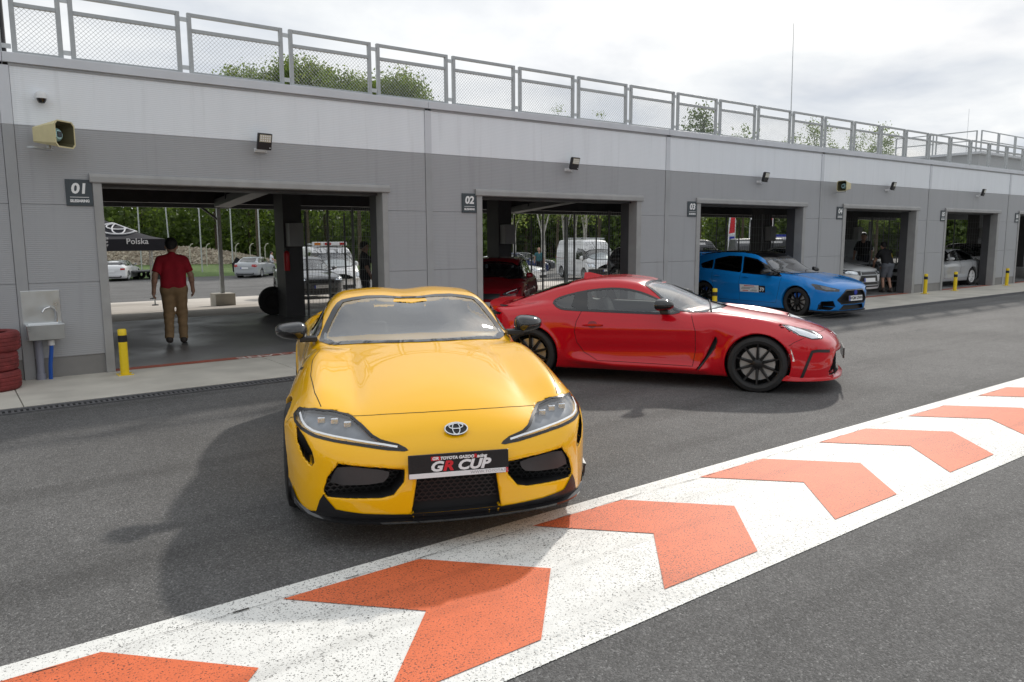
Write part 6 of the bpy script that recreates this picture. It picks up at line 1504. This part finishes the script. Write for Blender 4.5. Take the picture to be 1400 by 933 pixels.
# stone heap
rr = random.Random(11); heap = thing('stone_heap', 'long low heap of brown rubble stones on the grass', 'heap', (20.5, 88.5, -1.05), R(-22))
mb = MB(); V_ = []
for j in range(13):
    for i in range(41):
        a = (i/40-.5)*2; b = (j/12-.5)*2; V_.append((a*11, b*3.4, max(0, 1.75*(1-a*a)*(1-.25*a)*(1-b*b))-.02))
mb.add(V_, [(j*41+i, j*41+i+1, (j+1)*41+i+1, (j+1)*41+i) for j in range(12) for i in range(40)]); mb.build('heap_core', 'stone_a', heap)
for mi, mname in ((0,'stone_a'),(1,'stone_b')):
    mb = MB()
    for k in range(1500):
        a = rr.uniform(-1,1); b = rr.uniform(-1,.25); z = max(0, 1.75*(1-a*a)*(1-.25*a)*(1-b*b)); s_ = rr.uniform(.09,.24)
        c = Vector((a*11, b*3.4, z)); pts = []
        for d in ((1,0,0),(0,1,0),(-1,0,0),(0,-1,0),(0,0,1),(0,0,-1)): pts.append(c+Vector(d)*s_*rr.uniform(.6,1.3)+Vector((rr.uniform(-.06,.06),)*3))
        mb.add(pts, [(0,1,4),(1,2,4),(2,3,4),(3,0,4),(1,0,5),(2,1,5),(3,2,5),(0,3,5)])
    tag(mb.build('stones', mname, heap), kind='stuff')

# ------------------------------------------------------------------ trees
def leaf_cloud(seed, lobes, n, size, flat=.8):
    """leaf quads scattered in clumps over lobes [(centre, radius)]"""
    rs = np.random.RandomState(seed); vs = []; cs = []
    vol = np.array([l[1]**2 for l in lobes]); vol = vol/vol.sum()
    clumps = []
    for (c, r), f in zip(lobes, vol):
        k = max(4, int(f*n/22))
        d = rs.normal(size=(k, 3)); d /= np.linalg.norm(d, axis=1)[:, None]; rad = r*(rs.uniform(.25, 1, k)**.45)
        clumps.append(np.array(c)+d*rad[:, None]*np.array([1, 1, flat]))
    C = np.concatenate(clumps); per = max(1, n//len(C)); P = np.repeat(C, per, 0)+rs.normal(size=(len(C)*per, 3))*size*1.25
    m = len(P); a = rs.normal(size=(m, 3)); a /= np.linalg.norm(a, axis=1)[:, None]; b = rs.normal(size=(m, 3)); b -= a*(a*b).sum(1)[:, None]; b /= np.linalg.norm(b, axis=1)[:, None]
    s = size*rs.uniform(.5, 1.1, m)[:, None]; V = np.stack([P-a*s*.5, P+b*s*.32, P+a*s*.5, P-b*s*.32], 1).reshape(-1, 3)
    return V, np.arange(4*m).reshape(-1, 4), rs
def leaf_mesh(name, V, Q, rs, mats, parent):
    me = bpy.data.meshes.new(name); me.vertices.add(len(V)); me.vertices.foreach_set('co', V.ravel()); me.loops.add(Q.size); me.loops.foreach_set('vertex_index', Q.ravel().astype(np.int32))
    me.polygons.add(len(Q)); me.polygons.foreach_set('loop_start', np.arange(0, Q.size, 4, dtype=np.int32)); me.update(calc_edges=True)
    for m_ in mats: me.materials.append(M[m_])
    grp = np.repeat(rs.randint(0, len(mats), len(Q)//12+1), 12)[:len(Q)]; me.polygons.foreach_set('material_index', grp.astype(np.int32)); me.update()
    return link(name, me, parent)
def tree(name, label, x, y, H, crw, seed, n=5000, size=.34, base=.35, dome=False, mats=('leaf_0','leaf_1','leaf_2'), bark='bark', group='trees showing above the roof', trunk=.22, lobes=9, lean=0):
    rs = random.Random(seed); t = thing(name, label, 'tree', (x, y, gz(y)), rs.uniform(0, 6.28), group); lb = []
    for k in range(lobes):
        f = k/(lobes-1); z = H*(base+(1-base)*f*.93); w = crw*(1-.45*abs(2*f-1)**2.2)
        a = rs.uniform(0, 6.28); rad = w*rs.uniform(.15, .62) if k < lobes-1 else 0
        lb.append(((rad*math.cos(a), rad*math.sin(a), z), max(.5, w*rs.uniform(.38, .62))))
    if dome:
        lb = []
        for k in range(lobes):
            a = rs.uniform(0, 6.28); e = rs.uniform(-.25, 1.35); q = crw*.66; r0 = crw*rs.uniform(.28, .44)
            lb.append(((q*math.cos(e)*math.cos(a), q*math.cos(e)*math.sin(a), H-crw*1.02+q*math.sin(e)*rs.uniform(.75, 1.1)), r0))
    V, Q, r_ = leaf_cloud(seed, lb, n, size); leaf_mesh('crown', V, Q, r_, mats, t)
    mb = MB(); pts = [Vector((0, 0, -.2))]; 
    for k in range(1, 6): pts.append(Vector((rs.uniform(-.12, .12)*k*.6+lean*k/5, rs.uniform(-.12, .12)*k*.6, H*.92*k/5)))
    mb.tube(pts, [trunk*(1-.16*k) for k in range(6)], 8)
    for c, r in lb[:-1]:
        k = min(4, max(1, int(c[2]/H*5))); mb.tube([pts[k-1].lerp(pts[k], .4), (pts[k]+Vector(c))/2+Vector((0, 0, -.1*r)), c], [trunk*.42, trunk*.26, trunk*.1], 5)
    mb.build('trunk', bark, t, smooth=True); return t
RT = [('broad bushy tree at the left end of the crowns behind the railing',25.2,74.8,19.0,5.2,16000),('tallest bushy tree of the crowns behind the third railing panel',30.3,74.8,20.0,5.6,18000),('bushy tree in the middle of the left clump behind the railing',33.4,69.6,18.4,5.2,16000),('rounded tree at the right end of the left clump behind the railing',36.6,67.3,18.0,5.4,17000)]
for k, (lb, x, y, H, w, n) in enumerate(RT): tree('broadleaf_tree', lb, x, y, H+.6, w, 40+k, n, .30, dome=True, lobes=18)
for k, (lb, x, y, H, w, n, sz) in enumerate([('thin sparse birch top showing above the roof near the second floodlight',51.8,61.2,15.4,2.2,2200,.17),('lower sparse birch top right of the second floodlight',56.6,60.1,14.9,1.8,1600,.17),('sparse treetop just left of the antenna mast',67.2,49.6,13.0,2.2,2600,.18),('loose leafy treetop right of the antenna mast',68.3,42.5,12.4,3.6,6500,.20),('tall loose tree above garage four',76.4,40.2,11.9,3.8,7500,.20),('hazy low treetop between the trees above garage four',81,45.5,12.4,3.8,6500,.20)]):
    tree('sparse_tree', lb, x, y, H+1, w, 60+k, n, sz, base=.3, mats=('leaf_1','leaf_2','leaf_0'), trunk=.16)
tree('pine_tree', 'dark dense pine crown above the wall joint of garage three', 55.6, 45.8, 13.9, 2.7, 71, 3600, .30, base=.45, mats=('leaf_3','leaf_3','leaf_0'))
BT = [(35.1,48.7,'leftmost white birch trunk behind the second garage',.9),(36.3,48.2,'birch trunk next to the leftmost one behind the second garage',-.6),(31.8,39.0,'leaning white birch trunk behind the dark red hatchback',1.3),(36.1,41.6,'white birch trunk left of the pair above the white van',.5),(36.9,41.6,'left birch of the close pair above the white van',-.2),(37.9,41.4,'right leaning birch of the close pair above the white van',.9)]
for k, (x, y, lb, ln) in enumerate(BT): tree('birch_tree', lb, x, y, 9.5, 2.2, 80+k, 1100, .26, base=.42, mats=('leaf_2','leaf_1'), bark='birch_bark', group='white birches behind the garages', trunk=.16, lobes=7, lean=ln)
# the wood behind everything reads as one mass
allV = []; allQ = []; off = 0; rw_ = random.Random(5); tk = MB()
for k in range(270):
    az = R(rw_.uniform(2, 86) if k < 210 else rw_.uniform(84, 150)); rad = rw_.choice((97, 103, 110, 118))+rw_.uniform(-3, 3); x, y = rad*math.cos(az), rad*math.sin(az)
    if y < 34: rad *= 1.1
    H = rw_.uniform(9, 15) if k % 3 else rw_.uniform(4, 7)
    if az < R(34): H = min(H, 6.5); w = rw_.uniform(3.0, 4.6)
    lb = [((rw_.uniform(-w, w)*.6, rw_.uniform(-w, w)*.6, H*(.12+.8*q/6)), w*rw_.uniform(.45, .75)) for q in range(7)]
    V, Q, r_ = leaf_cloud(200+k, lb, 1200, .70); V = V+np.array([x, y, gz(y)]); allV.append(V); allQ.append(Q+off); off += len(V)
    tk.tube([(x, y, gz(y)-.2), (x+rw_.uniform(-.4, .4), y, gz(y)+H*.8)], [.22, .08], 5)
for k in range(70):                                      # unseen part of the wood, added behind the camera to dim car reflections
    az = R(rw_.uniform(150, 350)); rad = rw_.uniform(90, 115); x, y = rad*math.cos(az), rad*math.sin(az); H = rw_.uniform(8, 14); w = rw_.uniform(4, 6)
    V, Q, r_ = leaf_cloud(500+k, [((rw_.uniform(-w, w)*.6, rw_.uniform(-w, w)*.6, H*(.12+.8*q/6)), w*rw_.uniform(.5, .8)) for q in range(7)], 600, 1.1); V = V+np.array([x, y, 0]); allV.append(V); allQ.append(Q+off); off += len(V)
    tk.tube([(x, y, -.2), (x, y, H*.8)], [.25, .08], 5)
wood = leaf_mesh('woodland', np.concatenate(allV), np.concatenate(allQ), np.random.RandomState(3), ('leaf_0','leaf_3','leaf_1','leaf_0'), None); tag(wood, 'dense green woodland closing the view behind the car park', 'woodland', kind='stuff')
tag(tk.build('woodland_trunks', 'bark', wood), kind='stuff')
structure(sheet('hill_wood_floor', 'grass', -300, 700, [118, 126, 140, 170], .02, zf=lambda y: -1.05+max(0, y-122)*.12))
# ------------------------------------------------------------------ people
mat('skin', (.42,.24,.17), .55, var=.08); mat('hair_black', (.012,.010,.010), .6, bump=.5, bscale=120); mat('shirt_red', (.36,.008,.022), .85, var=.12, vscale=9, bump=.25, bscale=22)
mat('trousers_tan', (.30,.195,.10), .85, var=.15, vscale=9, bump=.3, bscale=20); mat('shoe_brown', (.05,.04,.035), .7); mat('shirt_white', (.7,.7,.75), .85, var=.06); mat('shorts_grey', (.12,.13,.15), .85, var=.1); mat('shirt_black', (.012,.012,.014), .85, var=.2); mat('jeans_dark', (.015,.017,.025), .85); mat('vest_yellow', (.65,.45,.02), .7); mat('shirt_teal', (.03,.12,.14), .8)
def blob(caps, extra=None):
    """smooth union of tapered capsules [(a, b, ra, rb, k)]"""
    def fn(X, Y, Z):
        X, Y, Z = np.broadcast_arrays(X, Y, Z); f = None
        for a, b, ra, rb, k in caps:
            a = np.array(a, float); b = np.array(b, float); d = b-a; L2 = max(float(d@d), 1e-9)
            t = np.clip(((X-a[0])*d[0]+(Y-a[1])*d[1]+(Z-a[2])*d[2])/L2, 0, 1)
            q = np.sqrt((X-a[0]-t*d[0])**2+(Y-a[1]-t*d[1])**2+(Z-a[2]-t*d[2])**2)-(ra+(rb-ra)*t)
            f = q if f is None else smin(f, q, k)
        return extra(f, X, Y, Z) if extra else f
    return fn
def blob_mesh(name, caps, h, mat_, parent, extra=None):
    A = np.array([c[0] for c in caps]+[c[1] for c in caps], float); r = max(max(c[2], c[3]) for c in caps)+2*h; lo = A.min(0)-r; hi = A.max(0)+r
    V, Q, N_ = surface_net(blob(caps, extra), lo, hi, h, 2, False); return shell_mesh(name, V, Q, N_, mat_, parent)
def person(label, loc, rz, H, shirt, trousers, shoe, hair='hair_black', legs=((.16,.02),(-.10,-.22)), arms=None, shorts=False, fingers=True, sleeve=.55, bend=0., head_turn=0., group=None, belly=1., h=.022):
    """legs: (knee x, ankle x) for left and right; x forward, y left, built for 1.75 m and scaled"""
    t = thing('person', label, 'person', loc, rz, group); t.scale = (H/1.75,)*3
    bx, bz = math.sin(bend), math.cos(bend)
    def up(x, y, z): dz = z-.94; return (x*bz+dz*bx, y, .94+dz*bz-x*bx)
    arms = arms or (((.0,.27,1.13),(.08,.29,.89)),((-.03,-.27,1.13),(.04,-.29,.89)))
    B = [(up(0,0,.92),up(0,0,1.40),.10,.10,.03),(up(0,0,1.40),up(.012,0,1.54),.060,.054,.03),(up(.012,0,1.60),up(.008,0,1.66),.082,.086,.03),(up(.045,0,1.565),up(.05,0,1.60),.056,.06,.04),(up(.10,0,1.60),up(.105,0,1.585),.012,.014,.02)]
    for sg in (1,-1): B.append((up(.0,sg*.083,1.615),up(.004,sg*.088,1.585),.018,.012,.01))
    T = [(up(0,.09,.93),up(0,-.09,.93),.118,.118,.03)]; ft = []
    for sg, (kx, ax) in zip((1,-1), legs):
        lf = max(0, -ax-.10)*.5; hip, kn, an = (0,sg*.095,.88),(kx,sg*.10,.49),(ax,sg*.10,.09+lf)
        B += [(hip,kn,.075,.055,.03),(kn,an,.055,.036,.03),(an,(ax+.12,sg*.11,.04+lf*.3),.040,.03,.03)]
        T += [(hip,kn,.112,.080,.05)]
        if not shorts: T += [(kn,(ax-.01,sg*.10,.10+lf),.080,.068,.04)]
        ft.append([((ax-.045,sg*.10,.055+lf*1.1),(ax+.05,sg*.103,.055+lf*.8),.050,.050,.03),((ax+.05,sg*.103,.05+lf*.8),(ax+.165,sg*.112,.04+lf*.2),.046,.036,.03),((ax-.03,sg*.10,.07+lf),(ax-.02,sg*.10,.13+lf),.048,.044,.03)])
    Sh = [(up(0,.075,1.34),up(-.005,.085*belly,.95),.112,.118*belly,.05),(up(0,-.075,1.34),up(-.005,-.085*belly,.95),.112,.118*belly,.05),(up(.035,0,1.30),up(.03*belly,0,1.02),.11,.125*belly,.06),(up(-.01,.15,1.395),up(-.005,.04,1.44),.070,.058,.05),(up(-.01,-.15,1.395),up(-.005,-.04,1.44),.070,.058,.05),(up(-.03,0,1.40),up(-.022,0,1.475),.075,.058,.03)]
    for sg, (el, wt) in zip((1,-1), arms):
        s1 = Vector(up(-.01,sg*.178,1.385)); e1 = Vector(el); w1 = Vector(wt); hd = (w1-e1).normalized(); fwd = (Vector((1,0,0))-hd*hd.x).normalized()
        B += [(s1,e1,.052,.043,.02),(e1,e1.lerp(w1,.35),.043,.043,.02),(e1.lerp(w1,.35),w1,.043,.028,.02),(w1,w1+hd*.05,.030,.034,.012),(w1+hd*.03+fwd*.018,w1+hd*.085+fwd*.022,.020,.016,.012),(w1+hd*.03-fwd*.018,w1+hd*.085-fwd*.022,.020,.016,.012)]
        if fingers:
            cu = Vector((0,-sg,0))
            for o_, ln in ((.033,.062),(.012,.078),(-.011,.072),(-.032,.055)):
                b0 = w1+hd*.085+fwd*o_; m0 = b0+hd*ln*.55+cu*.012; B += [(b0,m0,.0105,.010,.004),(m0,m0+hd*ln*.35+cu*.026,.010,.0085,.004)]
            b0 = w1+hd*.03+fwd*.035; B += [(b0,b0+fwd*.022+hd*.03,.014,.0115,.006),(b0+fwd*.022+hd*.03,b0+fwd*.024+hd*.062+cu*.01,.0115,.009,.004)]
        Sh += [(s1,s1.lerp(e1,sleeve),.076,.068,.03)]
        ends = s1.lerp(e1, sleeve)
    hb = h if fingers else max(h,.02)
    blob_mesh('body', B, min(hb,.0105) if fingers else hb, 'skin', t)
    hem = Vector(up(0,0,.885)); nrm = Vector((bx,0,bz)); cuts = []
    for sg, (el, wt) in zip((1,-1), arms):
        s1 = Vector(up(-.01,sg*.178,1.385)); e1 = Vector(el); d = (e1-s1).normalized(); cuts.append((s1.lerp(e1,sleeve), d, sg))
    def shirt_cut(f, X, Y, Z):
        f = np.maximum(f, -((X-hem.x)*nrm.x+(Z-hem.z)*nrm.z))
        for c, d, sg in cuts:
            q = (X-c.x)*d.x+(Y-c.y)*d.y+(Z-c.z)*d.z; f = np.where(sg*Y > .20, np.maximum(f, q), f)
        return f+.004*np.sin(31*Z+9*Y)*np.sin(17*Y+5*X+2)
    blob_mesh('shirt', Sh, h*.8, shirt, t, shirt_cut)
    zc = .50 if shorts else .075
    blob_mesh('shorts' if shorts else 'trousers', T, h*.8, trousers, t, lambda f, X, Y, Z: np.maximum(np.maximum(f, zc-Z), Z-1.0)+.004*np.sin(40*Z+11*Y)*np.sin(23*X+3))
    for q in ft: blob_mesh('shoe', q, h*.7, shoe, t, lambda f, X, Y, Z: np.maximum(f, .004-Z))
    hr = link('hair', None, t) if False else None
    c = up(.008,0,1.655)
    blob_mesh('hair', [(c,up(-.006,0,1.668),.094,.094,.02),(up(-.034,0,1.598),up(-.02,0,1.65),.070,.085,.03)], .012, hair, t, lambda f, X, Y, Z: np.maximum(f, (X-up(.0,0,1.655)[0])*1.0-(Z-up(0,0,1.655)[2])*1.3-.035))
    for sg in (1,-1): MB().lathe([(.001,.004),(.008,.002),(.011,-.004)], 8, 'x', up(.094,sg*.032,1.628)).build('eye', 'shut_line', t)
    MB().box(*[q for a in zip(up(.098,-.022,1.558),up(.104,.022,1.566)) for q in sorted(a)]).build('mouth', 'lamp_red', t)
    return t
def az_cam(x, y): return math.atan2(y, x)
person('man in a red T-shirt and tan trousers walking away through the first garage', (2.93, 12.75, .03), az_cam(2.93, 12.75)-.06, 1.655, 'shirt_red', 'trousers_tan', 'shoe_brown', legs=((.04,-.17),(.10,.07)), arms=(((-.07,.27,1.14),(-.03,.30,.90)),((.0,-.27,1.14),(.10,-.285,.91))), sleeve=.78, belly=1.02, h=.016)
mm = person('man in a white T-shirt and grey shorts pushing a stroller far away', (19.67, 55.7, -1.05), R(-20), 1.76, 'shirt_white', 'shorts_grey', 'shoe_brown', shorts=True, fingers=False, arms=(((.12,.24,1.14),(.36,.16,1.02)),((.12,-.24,1.14),(.36,-.16,1.02))), hair='hair_black', legs=((.12,.1),(-.02,-.16)))
t = thing('stroller', 'dark folding stroller pushed by the far man in white', 'stroller', (20.45, 55.4, -1.05), R(-20)); MB().prism([(-.15,.45),(.3,.40),(.35,.75),(.1,.95),(-.1,.8)], 'y', -.22, .22).build('seat_pod', 'fabric_black', t, bevel=.03)
mb = MB(); [mb.bar((-.35,s_*.24,1.0),(.30,s_*.24,.10),.025) for s_ in (1,-1)]; [mb.bar((.2,s_*.24,.6),(-.25,s_*.24,.10),.025) for s_ in (1,-1)]; mb.bar((-.35,-.24,1.0),(-.35,.24,1.0),.025); mb.build('frame', 'galvanised', t)
for x in (-.25,.30):
    for y in (-.25,.25): MB().lathe([(.03,-.02),(.10,-.02),(.10,.02),(.03,.02)], 12, 'y', (x,y,.10)).build('wheel', 'rubber', t)
person('man in black standing behind the mesh partition with one arm stretched out', (7.45, 15.3, .03), R(-20), 1.56, 'shirt_black', 'jeans_dark', 'shoe_brown', legs=((.05,.0),(.02,-.02)), arms=(((.22,.24,1.26),(.44,.22,1.08)),((.02,-.26,1.14),(.12,-.26,.92))), sleeve=.9, fingers=False)
person('dark-clad person standing behind the white sedan in the fourth garage', (25.75, 14.0, .03), R(200), 1.72, 'shirt_black', 'jeans_dark', 'shoe_brown', legs=((.02,.0),(.0,-.02)), fingers=False, sleeve=.95)
mc = person('mechanic in black shirt and grey shorts bending beside the white sedan', (21.9, 11.15, .03), R(60), 1.5, 'shirt_black', 'shorts_grey', 'shoe_brown', shorts=True, bend=.45, legs=((.10,.02),(.06,-.10)), arms=(((.42,.22,1.02),(.58,.14,.86)),((.42,-.22,1.02),(.56,-.14,.84))), fingers=False)
MB().prism([(-.02,1.0),(.06,1.0),(.20,1.32),(.12,1.34)], 'y', -.19, -.10).build('yellow_stripe', 'vest_yellow', mc)
person('man in a dark teal shirt standing beside the navy car far behind the second garage', (29.2, 36.2, gz(36.2)), R(-120), 1.75, 'shirt_teal', 'jeans_dark', 'shoe_brown', fingers=False, hair='skin')
